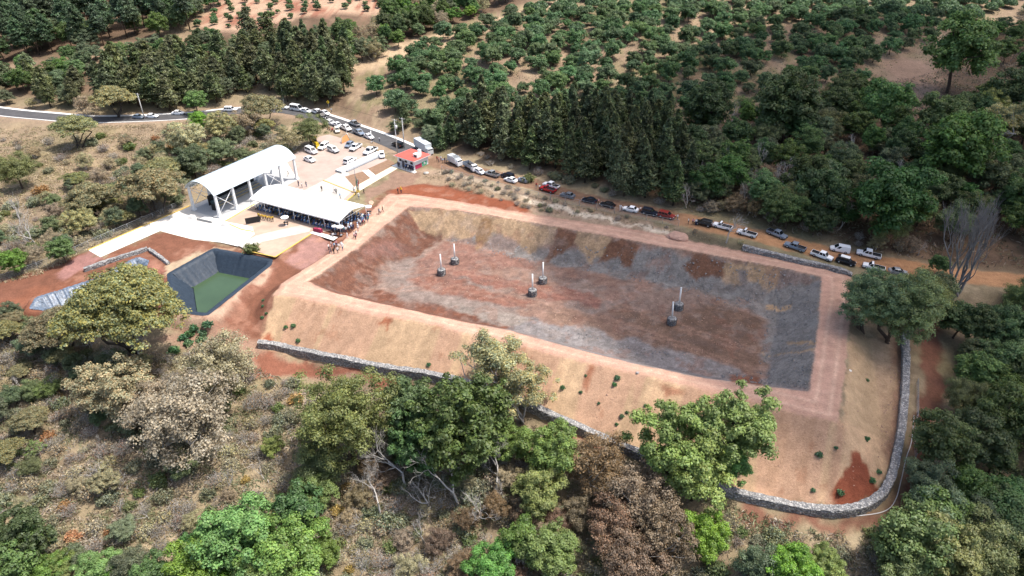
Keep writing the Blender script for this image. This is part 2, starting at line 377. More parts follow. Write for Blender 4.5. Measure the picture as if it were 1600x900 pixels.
# the embankment: road on its crest, tan outer slopes
do = sdist(X, Y, CREST_OUT); di = sdist(X, Y, CREST_IN); dam_depth = (h(X, Y)-tps(X, Y))
wob = (fbm(X/1.5, Y/1.5, 51)-.5)*.9
near = gpoly([(430,456),(600,470),(800,530),(1000,580),(1200,630),(1318,662),(1328,520),(1400,520),(1412,600),(1402,690),(1375,770),(1310,796),(1150,768),(985,700),(850,640),(690,588),(405,540)])
kn = 1-sstep(-.3, .3, sdist(w2X, w2Y, near))
A0 = np.array(P(428, 460)[:2]); A1 = np.array(P(1310, 660)[:2]); e1 = (A1-A0)/np.linalg.norm(A1-A0)
s_al = X*e1[0]+Y*e1[1]; s_ac = -X*e1[1]+Y*e1[0]
streak = fbm(s_al/2.2, s_ac/40., 52, 4); streak2 = fbm(s_al/6., s_ac/70., 53, 3)
slopec = np.array([.425, .290, .178])*np.ones((len(X), 1))
slopec = slopec*(.66+.66*streak)[:, None]; k = sstep(.46, .52, streak2)[:, None]*.9; slopec = slopec*(1-k)+np.array([.385, .238, .158])*k
setc(kn, slopec)
setc(kn*sstep(.63, .70, streak)*.4, (.33, .20, .125))
setc(kn*sstep(.7, .76, fbm(X/2.6, Y/2.6, 54))*.5, (.30, .15, .09))
zone([(1300,775),(1328,712),(1340,708),(1378,770),(1340,785),(1312,793)], (.20, .062, .034), .3, 2)
zone([(590,500),(605,498),(612,503),(602,515)], (.26, .10, .055), .3, 2); zone([(410,530),(418,520),(430,532),(424,536)], (.25, .09, .05), .3, 2)
zone([(915,575),(926,572),(930,580),(918,610),(914,608)], (.27, .12, .07), .4, 2); zone([(1030,600),(1065,604),(1070,616),(1040,622)], (.30, .15, .09), .5, 2)
zone([(1385,600),(1400,520),(1410,560),(1405,680),(1385,720),(1380,690)], (.24, .14, .09), .8, 2)
zone([(1280,655),(1318,662),(1322,600),(1334,520),(1392,520),(1402,600),(1390,690)], (.36, .26, .155), .8, 2, .6)
kc = sstep(-.25, .25, -(do+wob))*sstep(-.2, .2, di+wob*.7)
setc(kc, (.43, .265, .192))
setc(kc*sstep(.5, .62, fbm(s_al/14., s_ac/1.6, 55))*.5, (.50, .32, .235)); setc(kc*sstep(.55, .65, streak2)*.4, (.40, .235, .18))
for tw in (1.4, 1.9, 3.2, 3.7): setc(kc*(1-sstep(.12, .4, np.abs(-do-tw+wob*.4)))*.35, (.42, .26, .19) if tw in (1.9, 3.2) else (.58, .41, .30))
setc(kc*(1-sstep(.3, .9, np.abs(do+.5+wob)))*.4, (.36, .21, .15))
# inside the basin
kin = 1-sstep(-.3, .3, di+wob*.8)
inner = np.array([.235, .165, .13])*np.ones((len(X), 1)); Csave = C.copy(); C = inner
setc(sstep(.46, .53, nA)*.8, (.215, .130, .098)); setc(sstep(.5, .62, nB)*.5, (.20, .165, .145))
zone([(483,440),(560,386),(640,322),(692,368),(650,400),(610,425),(585,452),(640,478),(520,457)], (.135, .064, .043), .6)
zone([(560,390),(600,368),(640,380),(610,400),(570,402)], (.18, .095, .075), 1.2)
zone([(500,450),(590,452),(660,470),(740,490),(800,500),(830,520),(700,505),(600,485),(500,460)], (.15, .066, .043), .6)
zone([(585,430),(620,410),(690,400),(760,430),(800,470),(800,490),(720,482),(640,470)], (.215, .165, .14), 1.5)
zone([(655,410),(690,378),(740,385),(850,400),(840,425),(760,415),(700,440),(640,430)], (.21, .115, .088), 1.0)
zone([(680,425),(740,425),(800,440),(880,450),(940,468),(930,480),(830,462),(740,440)], (.215, .105, .078), .5)
zone([(640,432),(720,440),(830,470),(820,480),(740,472),(650,450)], (.205, .10, .072), .8)
zone([(950,480),(1050,470),(1130,475),(1195,500),(1195,560),(1180,590),(1080,565),(960,530)], (.155, .098, .07), 1.0)
zone([(860,480),(960,490),(1000,520),(1060,560),(960,540),(870,515)], (.19, .12, .088), 1.0)
zone([(1000,460),(1060,450),(1110,470),(1060,500),(1000,490)], (.195, .135, .108), 1.0)
grey = (.178, .168, .158)
zone([(700,372),(760,362),(820,382),(870,388),(930,400),(1000,385),(1070,398),(1200,420),(1290,430),(1290,620),(1195,600),(1200,500),(1130,465),(1000,440),(880,420),(780,395)], grey, .9)
zone([(800,492),(900,510),(1000,535),(1100,558),(1190,590),(1270,615),(1190,610),(1100,595),(900,550),(790,520)], (.20, .18, .172), .8)
zone([(690,470),(790,488),(830,500),(800,512),(730,490)], (.24, .2, .17), .8)
tanc = (.325, .225, .14)
zone([(638,328),(690,326),(800,342),(880,358),(872,378),(850,386),(828,398),(800,372),(750,360),(735,372),(690,370),(656,357)], tanc, .35, 2)
zone([(898,362),(958,372),(950,395),(935,402),(925,410),(910,392),(895,382)], tanc, .35, 2)
zone([(1130,405),(1225,420),(1215,440),(1200,455),(1180,440),(1150,448),(1125,430)], tanc, .35, 2)
zone([(1150,420),(1165,420),(1168,445),(1158,452)], (.18, .16, .15), .4, 2)
br = (.145, .075, .048)
zone([(752,340),(768,342),(772,360),(760,382),(745,392),(742,372)], (.22, .135, .075), .4, 2)
zone([(872,358),(900,362),(892,385),(872,400),(850,410),(858,385)], br, .35, 2)
zone([(955,373),(998,380),(992,400),(985,420),(972,415),(965,405),(935,408),(945,390)], br, .35, 2)
zone([(1082,396),(1134,405),(1128,432),(1110,430),(1090,440),(1066,420),(1078,408)], br, .35, 2)
zone([(1138,585),(1190,590),(1192,604),(1142,598)], (.19, .085, .055), .35, 2)
zone([(1198,476),(1238,474),(1236,482),(1200,484)], tanc, .25, 2); zone([(1190,550),(1275,543),(1276,548),(1200,555)], tanc, .25, 2); zone([(1232,534),(1275,534),(1275,538),(1236,540)], tanc, .25, 2)
setc(sstep(.56, .62, fbm(X/1.6, Y/1.6, 61, 5))*.3, (.115, .088, .078)); setc(sstep(.57, .63, fbm(X/2.4, Y/2.4, 62, 5))*.28, (.25, .20, .17)); setc(sstep(.62, .66, fbm(X/3.5, Y/3.5, 63, 5))*.35, (.19, .09, .06))
C *= (1+.35*(fbm(X/.9, Y/.9, 64, 3)-.5))[:, None]
for off in (-3.2, -1.5, 4.0, 5.7):
    tr_ = smooth_line(z3([(560,440,-5),(700,432,-5),(830,455,-5),(980,490,-5),(1120,540,-5),(1185,560,-5)]), 8); dl, _ = pline(w2X, w2Y+off, tr_); setc((1-sstep(.15, .5, dl))*.35, (.32, .19, .14))
zone([(1205,480),(1222,446),(1283,436),(1278,520),(1266,611),(1200,598)], grey, .4, 2, .8)
zone([(1198,476),(1238,474),(1236,482),(1200,484)], tanc, .25, 2); zone([(1190,550),(1275,543),(1276,548),(1200,555)], tanc, .25, 2); zone([(1232,534),(1275,534),(1275,538),(1236,540)], tanc, .25, 2)
C = Csave*(1-kin)[:, None]+C*kin[:, None]
C *= (.9+.2*vnoise(X/.8, Y/.8, 71))[:, None]

nxg, nyg = len(gx), len(gy)
idx = np.arange(nxg*nyg).reshape(nyg, nxg)
Q = np.stack([idx[:-1, :-1], idx[:-1, 1:], idx[1:, 1:], idx[1:, :-1]], -1).reshape(-1, 4)
fc = np.stack([X[Q].mean(1), Y[Q].mean(1)], 1)
fdo = sdist(fc[:, 0], fc[:, 1], CREST_OUT); fdi = sdist(fc[:, 0], fc[:, 1], CREST_IN); fn = sdist(fc[:, 0], fc[:, 1], near)
zid = np.where(fdi < 0, 2, np.where((fdo < 0) | (fn < 0), 1, 0))
M_EARTH = earth_material('earth'); M_BASIN = earth_material('basin_earth', 1)
def terrain_piece(name, sel):
    q = Q[sel]; u, inv = np.unique(q, return_inverse=True); q = inv.reshape(-1, 4); n = len(q)
    me = bpy.data.meshes.new(name); me.vertices.add(len(u)); me.vertices.foreach_set('co', np.stack([X[u], Y[u], Z[u]], 1).reshape(-1).astype(np.float32))
    me.loops.add(4*n); me.loops.foreach_set('vertex_index', q.reshape(-1).astype(np.int32))
    me.polygons.add(n); me.polygons.foreach_set('loop_start', np.arange(0, 4*n, 4, dtype=np.int32))
    me.update(calc_edges=True); me.polygons.foreach_set('use_smooth', np.ones(n, bool))
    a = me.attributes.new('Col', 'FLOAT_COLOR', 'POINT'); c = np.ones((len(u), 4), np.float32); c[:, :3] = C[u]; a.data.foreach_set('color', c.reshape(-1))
    me.materials.append(M_BASIN if name == 'dirt_basin' else M_EARTH); me.validate()
    return tag(link(name, me), kind='structure')
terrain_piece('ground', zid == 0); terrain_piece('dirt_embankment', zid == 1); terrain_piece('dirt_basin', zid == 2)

# ------------------------------------------------------------------ sky and sun
w = bpy.data.worlds.new('World'); scene.world = w; w.use_nodes = True; nt = w.node_tree
sky = nt.nodes.new('ShaderNodeTexSky'); sky.sky_type = 'NISHITA'; sky.sun_disc = False
SUN_EL, SUN_AZ = R(66), R(86)               # azimuth measured from +Y towards +X
sky.sun_elevation = SUN_EL; sky.sun_rotation = SUN_AZ; sky.air_density = 1.0; sky.dust_density = 3.5; sky.ozone_density = .6
bg = nt.nodes['Background']; bg.inputs[1].default_value = .15; nt.links.new(sky.outputs[0], bg.inputs[0])
SDIR = Vector((math.cos(SUN_EL)*math.sin(SUN_AZ), math.cos(SUN_EL)*math.cos(SUN_AZ), math.sin(SUN_EL)))
sl = bpy.data.lights.new('sun', 'SUN'); sl.energy = 3.5; sl.angle = R(.53); sl.color = (1, .955, .89)
so = bpy.data.objects.new('sun', sl); COL.objects.link(so); so.rotation_euler = (-SDIR).to_track_quat('-Z', 'Y').to_euler(); so.location = (0, 0, 300)
vs_ = scene.view_settings; vs_.view_transform = 'Standard'; vs_.look = 'None'; vs_.exposure = .78; vs_.gamma = 1; vs_.use_curve_mapping = False
# a thin cloud far overhead whose shade lies on the right half of the site
cm = bpy.data.materials.new('cloud'); cm.use_nodes = True; ct = cm.node_tree; ct.nodes.remove(ct.nodes['Principled BSDF'])
cv = ct.nodes.new('ShaderNodeVolumeScatter'); cv.inputs['Color'].default_value = (1, 1, 1, 1); cv.inputs['Density'].default_value = .0095; cv.inputs['Anisotropy'].default_value = .3
ct.links.new(cv.outputs[0], ct.nodes['Material Output'].inputs['Volume'])
def cloud(dens, cx, cy, rx, ry, rz_, alt, seed):
    bm = bmesh.new(); bmesh.ops.create_icosphere(bm, subdivisions=4, radius=1)
    for v in bm.verts:
        p = v.co.copy(); n = float(fbm(p.x*1.6+seed, p.y*1.6+p.z*.7, seed, 3))
        v.co = Vector((p.x*rx, p.y*ry, p.z*rz_))*(.8+.4*n)
    me = bpy.data.meshes.new('cloud'); bm.to_mesh(me); bm.free(); me.polygons.foreach_set('use_smooth', [True]*len(me.polygons)); me.materials.append(cm)
    m_ = cm.copy(); m_.node_tree.nodes[cv.name].inputs['Density'].default_value = dens; me.materials[0] = m_
    o = tag(link('cloud', me), kind='structure'); k = alt/SDIR.z; o.location = (cx+SDIR.x*k, cy+SDIR.y*k, alt); return o
for i_ in range(9): f_ = .45+.2*i_; cloud(.00042, 164-2*i_, 162, 92*f_, 110*f_, 38*(.9+.25*f_), 640, 3+i_)
scene.cycles.volume_bounces = 1
scene.cycles.max_bounces = 5; scene.cycles.diffuse_bounces = 3; scene.cycles.transparent_max_bounces = 6; scene.cycles.caustics_reflective = False; scene.cycles.caustics_refractive = False

# ------------------------------------------------------------------ paving, roads and ponds
M_CONC = mat('concrete', (.62, .59, .54), .9, var=.14, scale=.35, bump=.1)
M_CONC2 = mat('concrete_aged', (.43, .395, .35), .9, var=.2, scale=.5, bump=.15)
M_PAVE = mat('pink_paving', (.37, .285, .24), .92, var=.2, scale=.22, bump=.15)
M_DUST = mat('dusty_paving', (.39, .285, .215), .92, var=.22, scale=.25, bump=.15)
M_YEL = mat('yellow_paint', (.62, .42, .10), .7, var=.2, scale=1.5)
M_ASPH = mat('asphalt', (.075, .073, .075), .9, var=.25, scale=.4, bump=.1)
M_KERB = mat('white_concrete', (.68, .66, .62), .85, var=.1, scale=.6)
M_WHITE = mat('white_paint', (.8, .8, .79), .5, var=.03, scale=.5)
M_STEELW = mat('white_steel', (.74, .75, .76), .45, spec=.4)
M_GREYST = mat('grey_steel', (.32, .33, .34), .5, .4)
M_DARK = mat('dark_metal', (.02, .02, .022), .6)
M_FABW = mat('white_canvas', (.82, .82, .81), .75, var=.03, scale=.4, bump=.05)
def st(o): return tag(o, kind='structure')
pl = lambda pts, z=0.0: poly0(pts, z)
st(slab('plaza', pl([(432,262),(448,250),(466,236),(500,213),(530,207),(575,217),(640,236),(652,243),(622,260),(556,302),(528,322),(420,290)]), .02, M_PAVE))
st(slab('concrete_apron', pl([(138,391),(157,402),(250,361),(300,374),(345,379),(372,385),(400,368),(396,352),(420,330),(440,300),(462,276),(446,250),(380,287),(296,323)]), .028, M_CONC))
st(slab('dusty_forecourt', pl([(350,346),(396,322),(430,336),(500,352),(520,360),(486,366),(430,402),(374,385),(398,366),(394,354)]), .034, M_DUST))
st(slab('concrete_path', pl([(372,384),(400,368),(470,352),(486,357),(484,362),(410,378),(385,390)]), .040, M_CONC2))
st(slab('plaza_slab', pl([(510,280),(540,262),(556,293),(530,318),(470,300)]), .027, M_CONC2))
st(slab('concrete_verge', pl([(484,364),(490,361),(528,371),(521,376)]), .042, M_KERB))
st(slab('garden_path', pl([(554,292),(556,302),(622,263),(616,258)]), .05, mat('cream_concrete', (.64, .55, .40), .9, var=.1, scale=.5)))
st(slab('cross_path', pl([(566,267),(576,265),(590,277),(582,281)]), .045, M_KERB))
st(slab('planting_bed', pl([(539,276),(567,268),(582,278),(554,293)]), .036, mat('bed_soil', (.22, .135, .085), .95, var=.3, scale=1.2, bump=.3)))
st(slab('planting_bed', pl([(572,265),(612,247),(618,258),(588,274)]), .036, bpy.data.materials['bed_soil']))
st(grid_strip('asphalt_road', ASPHALT, 3.1, M_ASPH, .05, 5))
def kerb(line, off, wd, hg, m, name, lift=.0, n=1):
    mb = MB(); L = [np.array(p, float) for p in line]; rings = []
    for i, p in enumerate(L):
        t = L[min(i+1, len(L)-1)]-L[max(i-1, 0)]; t = t[:2]/np.linalg.norm(t[:2]); nr = np.array([-t[1], t[0]])
        a = p[:2]+nr*(off-wd/2); b = p[:2]+nr*(off+wd/2); c = p[:2]+nr*off; z = float(h(c[0], c[1]))+lift
        rings.append([(a[0], a[1], z-.3), (b[0], b[1], z-.3), (b[0], b[1], z+hg), (a[0], a[1], z+hg)])
    mb.loft(rings); bm = None
    return st(mb.build(name, m))
kerb(ASPHALT, 3.75, 1.25, .16, M_KERB, 'pavement'); kerb(ASPHALT[:40], -3.35, .45, .15, M_KERB, 'kerb')
mb = MB()
def strip(mb, a, b, w, hgt, z=0.0):
    a = np.array(a); b = np.array(b); d = (b-a)/np.linalg.norm(b-a); c = (a+b)/2
    mb.box((c[0], c[1], z+hgt/2), (np.linalg.norm(b-a), w, hgt), 0, math.atan2(d[1], d[0]))
for a, b in [((138,391),(296,322)), ((350,347),(398,319)), ((350,347),(378,359)), ((378,359),(396,362)), ((430,402),(486,366)), ((430,402),(384,392)), ((556,302),(530,324)), ((556,302),(505,282)), ((622,260),(640,252))]:
    strip(mb, P(*a)[:2], P(*b)[:2], .22, .16)
st(mb.build('yellow_kerb', M_YEL))
# ponds: liner sheets following the pits, water in the first
def liner(name, poly, zr, depth, m, seed, crk):
    A = np.array(poly); A = np.array([A[i]+(A[(i+1) % len(A)]-A[i])*t for i in range(len(A)) for t in np.linspace(0, 1, 44 if crk < .5 else 60)[:-1]])
    c = A.mean(0); rings = []; hz = h(A[:, 0], A[:, 1]);
    def ins(d):
        out = []
        n = len(A)
        for i in range(n):
            t = A[(i+1) % n]-A[i-1]; t = t/np.linalg.norm(t); nr = np.array([-t[1], t[0]])
            out.append(A[i]+nr*d)
        return np.array(out)
    ar = sum(A[i][0]*A[(i+1) % len(A)][1]-A[(i+1) % len(A)][0]*A[i][1] for i in range(len(A))); sg = 1 if ar > 0 else -1
    prof = [(-.9, .05), (-.3, .14), (.1, .1), (.6, -.5), (1.6, -1.6), (2.6, -2.7), (3.5, -3.6), (4.0, -depth)] if depth > 3 else [(-.7, .05), (-.2, .12), (.2, -.1), (.9, -.9), (1.8, -1.8), (2.5, -depth)]
    zt = PRIM
    for d, z in prof:
        B = ins(sg*d); cr = (fbm(np.arange(len(B))*(.9 if crk < .5 else .55), np.full(len(B), z*.25), seed, 3)-.5)*crk*(1 if -depth < z < 0 else .3)
        rings.append([(b[0], b[1], zt+z+q) for b, q in zip(B, cr)])
    mb = MB(); mb.loft(rings, 0, False, True)
    k = len(mb.v)-len(A); mb.f.append(list(range(k, k+len(A)))); mb.m.append(0); mb.sm.append(False)
    return mb.build(name, m), zt, rings[-1], rings
M_LIN = mat('pond_liner', (.026, .038, .055), .5, spec=.25, var=.25, scale=1.6, bump=.8)
M_LIN2 = mat('silver_black_liner', (.11, .14, .185), .36, spec=.6, var=.85, scale=2.2, bump=1.0)
lo, zt, bot, rings = liner('pond_liner', POND1, -1, 4.0, M_LIN, 5, .42)
tag(lo, 'dark blue black plastic liner of the square pond holding green water', 'pond liner')
wz = zt-3.25
m = mat('green_water', (.045, .078, .036), .15, spec=.5, var=.15, scale=.15)
wp = [(p[0], p[1]) for p in rings[6]]
st(slab('pond_water', wp, wz, m))
lo2, *_ = liner('pond_liner', POND2, -1, 2.6, M_LIN2, 9, 1.0)
tag(lo2, 'crinkled silver and black liner sheet in the narrow pit behind the umbrella acacia', 'pond liner')

# ------------------------------------------------------------------ gabion walls
def stone_material():
    m = bpy.data.materials.new('gabion_stone'); m.use_nodes = True; nt = m.node_tree; b = nt.nodes['Principled BSDF']; N = nt.nodes.new
    tc = N('ShaderNodeTexCoord'); v = N('ShaderNodeTexVoronoi'); v.inputs['Scale'].default_value = 3.2
    nt.links.new(tc.outputs['Object'], v.inputs['Vector'])
    r = N('ShaderNodeValToRGB'); r.color_ramp.elements[0].color = (.26, .26, .265, 1); r.color_ramp.elements[1].color = (.62, .60, .57, 1)
    s = N('ShaderNodeSeparateColor'); nt.links.new(v.outputs['Color'], s.inputs[0]); nt.links.new(s.outputs[0], r.inputs[0]); 
    ed = N('ShaderNodeMapRange'); ed.inputs[1].default_value = .0; ed.inputs[2].default_value = .55; ed.inputs[3].default_value = 1.0; ed.inputs[4].default_value = .45
    nt.links.new(v.outputs['Distance'], ed.inputs[0]); mx = N('ShaderNodeMix'); mx.data_type = 'RGBA'; mx.blend_type = 'MULTIPLY'; mx.inputs[0].default_value = 1
    nt.links.new(r.outputs[0], mx.inputs[6]); nt.links.new(ed.outputs[0], mx.inputs[7]); nt.links.new(mx.outputs[2], b.inputs['Base Color'])
    bp = N('ShaderNodeBump'); bp.invert = True; bp.inputs['Strength'].default_value = .9; bp.inputs['Distance'].default_value = .2
    nt.links.new(v.outputs['Distance'], bp.inputs['Height']); nt.links.new(bp.outputs[0], b.inputs['Normal']); b.inputs['Roughness'].default_value = .9
    return m
M_STONE = stone_material()
def gabion(px, wd, hg, label, world=None, seed=0, below=.5):
    L = smooth_line([ground(*p) for p in px] if world is None else world, 8)
    pts = [np.array(L[0])]
    for p in L[1:]:
        d = np.linalg.norm((p-pts[-1])[:2])
        if d > .4: pts.append(np.array(p))
    r = random.Random(seed); rings = []
    for i, p in enumerate(pts):
        t = pts[min(i+1, len(pts)-1)]-pts[max(i-1, 0)]; t = t[:2]/np.linalg.norm(t[:2]); nr = np.array([-t[1], t[0]])
        z = float(h(p[0], p[1])); j = lambda a=.09: r.uniform(-a, a); ring = []
        for (w_, z_) in [(-.5, -below), (-.5, .35), (-.5, .75), (-.47, 1.0), (-.2, 1.03), (.2, 1.02), (.47, 1.0), (.5, .7), (.5, .3), (.5, -below)]:
            q = p[:2]+nr*(w_*wd+j())+t*j(.05); zz = z+(z_*hg if z_ > 0 else z_)+j(.07)*hg
            ring.append((q[0], q[1], zz))
        rings.append(ring)
    mb = MB(); mb.loft(rings, 0, True, False)
    return tag(mb.build('gabion_wall', M_STONE), label, 'stone wall')
gabion([(405,541),(440,546),(480,555),(520,563),(560,571),(600,579),(640,585),(690,594),(760,612),(820,634),(860,653),(920,680),(985,708),(1050,738),(1110,762),(1160,778),(1220,792),(1270,800),(1310,802),(1345,796),(1372,780),(1388,756),(1398,720),(1404,690),(1410,640),(1413,590),(1413,550),(1413,522)],
       1.25, 1.25, 'long grey stone gabion wall curving round the foot of the tan embankment', seed=1)
gabion([(1160,388),(1190,396),(1220,403),(1260,413),(1290,419),(1315,426),(1332,434)], 1.1, .9, 'low grey gabion wall between the dirt road and the crest corner', seed=2)
gabion([(132,424),(165,412),(200,401),(231,391)], .8, .8, 'pale stone wall along the red earth above the crinkled liner pit', seed=3)
gabion([(233,391),(246,400),(264,414)], .7, .6, 'short pale stone wall between red earth and the square pond', seed=4)
# irrigation hose
hp = [ground(*p) for p in [(1165,786),(1230,797),(1300,808),(1345,806),(1380,800),(1398,784),(1408,750),(1416,715),(1424,690),(1428,650)]]
mb = MB(); mb.tube([(p[0], p[1], h(p[0], p[1])+.08) for p in smooth_line(hp, 5)], .07, 5)
tag(mb.build('hose', mat('white_hose', (.6, .6, .6), .5)), 'thin white hose lying on red earth outside the curved stone wall', 'hose')

# ------------------------------------------------------------------ gabion baskets with poles on the basin floor
M_BASK = M_STONE; M_POLE = mat('pvc_pipe', (.78, .77, .74), .4)
def basket(px, py, lab, tilt):
    g = ground(px, py+1); t = empty('pole_basket', g, random.uniform(0, 3), lab, 'basket', 'stone baskets with white poles on the basin floor')
    r = random.Random(px); mb = MB(); n = 18; rings = []
    for z_, rr in [(-.2, 1.0), (.3, 1.03), (.7, 1.04), (1.15, 1.02), (1.4, .98), (1.46, .6), (1.43, .15)]:
        rings.append([((rr*.88+r.uniform(-.07, .07))*math.cos(2*math.pi*k/n), (rr*.88+r.uniform(-.07, .07))*math.sin(2*math.pi*k/n), z_+r.uniform(-.05, .05)) for k in range(n)])
    mb.loft(rings); mb.build('stone_basket', M_BASK, t)
    mb = MB()
    for z_ in (.15, .6, 1.05, 1.4): mb.tube([(.97*math.cos(a), .97*math.sin(a), z_) for a in np.linspace(0, 2*math.pi, 25)], .025, 4, cap=False)
    for k in range(14): a = k*2*math.pi/14; mb.tube([(.98*math.cos(a), .98*math.sin(a), 0), (.98*math.cos(a), .98*math.sin(a), 1.42)], .018, 4)
    mb.build('wire_mesh', M_DARK, t)
    mb = MB(); mb.tube([(0, 0, 1.2), (tilt[0], tilt[1], 5.1)], .16, 10); mb.cyl((tilt[0], tilt[1], 5.13), .18, .08); mb.build('pole', M_POLE, t)
    return t
for a in [(690,428,'stone basket with white pole, farthest left of the six on the basin floor',(.05,.1)), (711,411,'stone basket with white pole just right of and behind the leftmost one',(-.05,0)),
          (832,460,'dark stone basket with white pole, nearer one of the middle pair',(.1,.05)), (848,441,'stone basket with white pole, farther one of the middle pair',(0,.1)),
          (1049,505,'dark stone basket with white pole, nearest and lowest in the basin',(.15,.2)), (1060,482,'dark stone basket with white pole behind the nearest right basket',(.12,.1))]: basket(*a)

# ------------------------------------------------------------------ arched canopy
Ca = P(344, 340)[:2]; Cb = P(464, 280)[:2]; ex = (Cb-Ca)/np.linalg.norm(Cb-Ca); LEN = float(np.linalg.norm(Cb-Ca)); WID = 9.0
t = empty('arched_canopy', (*Ca, 0), math.atan2(ex[1], ex[0]), 'white barrel roofed canopy on white columns beside the marquee', 'canopy')
RH, RISE = 6.1, 2.7
def arc(x, dz=0.0, n=18, over=.5):
    Rr = ((WID/2+over)**2+RISE**2)/(2*RISE); a0 = math.asin((WID/2+over)/Rr); out = []
    for k in range(n+1):
        a = -a0+2*a0*k/n; out.append((x, WID/2+Rr*math.sin(a), RH+RISE-Rr+Rr*math.cos(a)+dz))
    return out
mb = MB(); rings = []
for x in np.arange(-.7, LEN+.71, .35):
    up = arc(x, .0); rings.append(up+[(p[0], p[1], p[2]-.08) for p in up[::-1]])
mb.loft(rings, 0, True, False); mb.build('roof', mat('white_sheet_roof', (.47, .54, .58), .5, .0, .3, var=.06, scale=.4), t)
for x in np.arange(0, LEN, 1.05):
    mb = MB(); a = arc(x, .0); r_ = a+[(p[0], p[1], p[2]+.05) for p in a[::-1]]; q_ = [(p[0]+.07, p[1], p[2]) for p in r_]; mb.loft([r_, q_], 0, True, False); mb.build('roof_rib', bpy.data.materials['white_sheet_roof'], t)
nb = 5
for i in range(nb+1):
    x = LEN*i/nb
    for y, s in ((0, 1), (WID, -1)):
        mb = MB(); mb.box((x, y, RH/2+.1), (.62, .62, RH+.2), 0, 0, .75); mb.box((x, y, .25), (.9, .9, .5)); mb.build('column', M_STEELW, t)
    mb = MB(); a = arc(x, -.2, 14, .2); mb.tube(a, .09, 5); mb.tube([(x, 0, RH), (x, WID, RH)], .05, 5)
    for k in (3, 5, 7, 9, 11): mb.tube([(x, a[k][1], RH), a[k]], .035, 4)
    mb.tube([(x, WID*.1, RH), (x, WID*.5, a[7][2])], .04, 4); mb.tube([(x, WID*.9, RH), (x, WID*.5, a[7][2])], .04, 4); mb.build('roof_truss', M_STEELW, t)
for i in (1, 3):
    for y in (0, WID):
        x0, x1 = LEN*(i-1)/nb if i == 1 else LEN*i/nb, LEN*i/nb if i == 1 else LEN*(i+1)/nb
        mb = MB(); mb.tube([(x0, y, .8), (x1, y, RH-.3)], .08, 5); mb.tube([(x0, y, RH-.3), (x1, y, .8)], .08, 5); mb.build('cross_brace', M_STEELW, t)
x0, x1 = LEN*4/nb, LEN
mb = MB()
for y in (0, WID): mb.tube([(0, y, RH-.1), (LEN, y, RH-.1)], .1, 5)
mb.build('eave_beam', M_STEELW, t)
can = t
st(slab('shaded_floor', [tuple(Ca+ex*a+np.array([-ex[1], ex[0]])*b) for a, b in ((-.6, -.6), (LEN+.6, -.6), (LEN+.6, WID+.6), (-.6, WID+.6))], .046, mat('shade_grey_concrete', (.40, .40, .40), .85, var=.1, scale=.4)))  # floor sheet under the roof, the canopy's shade put into its grey
def incan(x, y, z=0.0): q = Ca+ex*x+np.array([-ex[1], ex[0]])*y; return (float(q[0]), float(q[1]), z)
ang = math.atan2(ex[1], ex[0])
bl = empty('bleachers', incan(LEN*.42, 5.2, .05), ang, 'long grey stepped bleachers with yellow edge under the barrel roof', 'bleachers')
for k in range(3):
    mb = MB(); mb.box((0, .8*k, .22+.2*k), (15, .75, .4+.4*k)); mb.build('step', M_GREYST, bl)
mb = MB(); mb.box((0, -.42, .35), (15, .06, .1)); mb.box((0, .38, .83), (15, .05, .1)); mb.build('edge_stripe', M_YEL, bl)
mb = MB(); mb.box((0, 2.5, 1.3), (15.4, .1, 2.6)); mb.build('back_panel', M_DARK, bl)
# basketball-like stand with dark board under the roof front
bb = empty('speaker_tower', incan(2.6, 4.6, .05), ang, 'dark speaker stack standing on the canopy floor near the front columns', 'speaker')
mb = MB(); mb.box((0, 0, .9), (1.0, 1.0, 1.8), 0, 0, .9); mb.build('cabinet', M_DARK, bb); mb = MB(); mb.box((0, 0, 2.1), (.8, .8, .6)); mb.build('top_cabinet', mat('dark_teal', (.03, .06, .07), .6), bb)
# ramp slab with grey edges at the canopy front
a = P(322, 345); b = P(352, 348)
rp = empty('wheelchair_ramp', (*P(324, 344)[:2], 0), ang-math.pi/2+.1, 'small white concrete ramp with grey side walls before the canopy', 'ramp')
mb = MB(); mb.add([(-2.4,-.8,.03),(2.4,-.8,.03),(2.4,.8,.03),(-2.4,.8,.03),(-1.0,-.8,.55),(1.0,-.8,.55),(1.0,.8,.55),(-1.0,.8,.55)], [(4,5,6,7),(0,4,7,3),(1,2,6,5),(0,1,5,4),(3,7,6,2)]); mb.build('slope', M_KERB, rp)
mb = MB(); mb.box((0,-.92,.3), (4.6,.18,.6)); mb.build('side_wall', mat('grey_concrete', (.28,.28,.28), .9), rp)
for q in ((300,341),(352,352)):
    p = P(*q); o = MB(); o.box((0,0,.35), (1.6,1.6,.7), 0, .3, .7); oo = o.build('concrete_block', M_KERB); oo.location = p; oo.rotation_euler[2] = ang
    tag(oo, 'white concrete footing block at the %s front corner of the arched canopy' % ('left' if q[0] < 320 else 'right'), 'block')

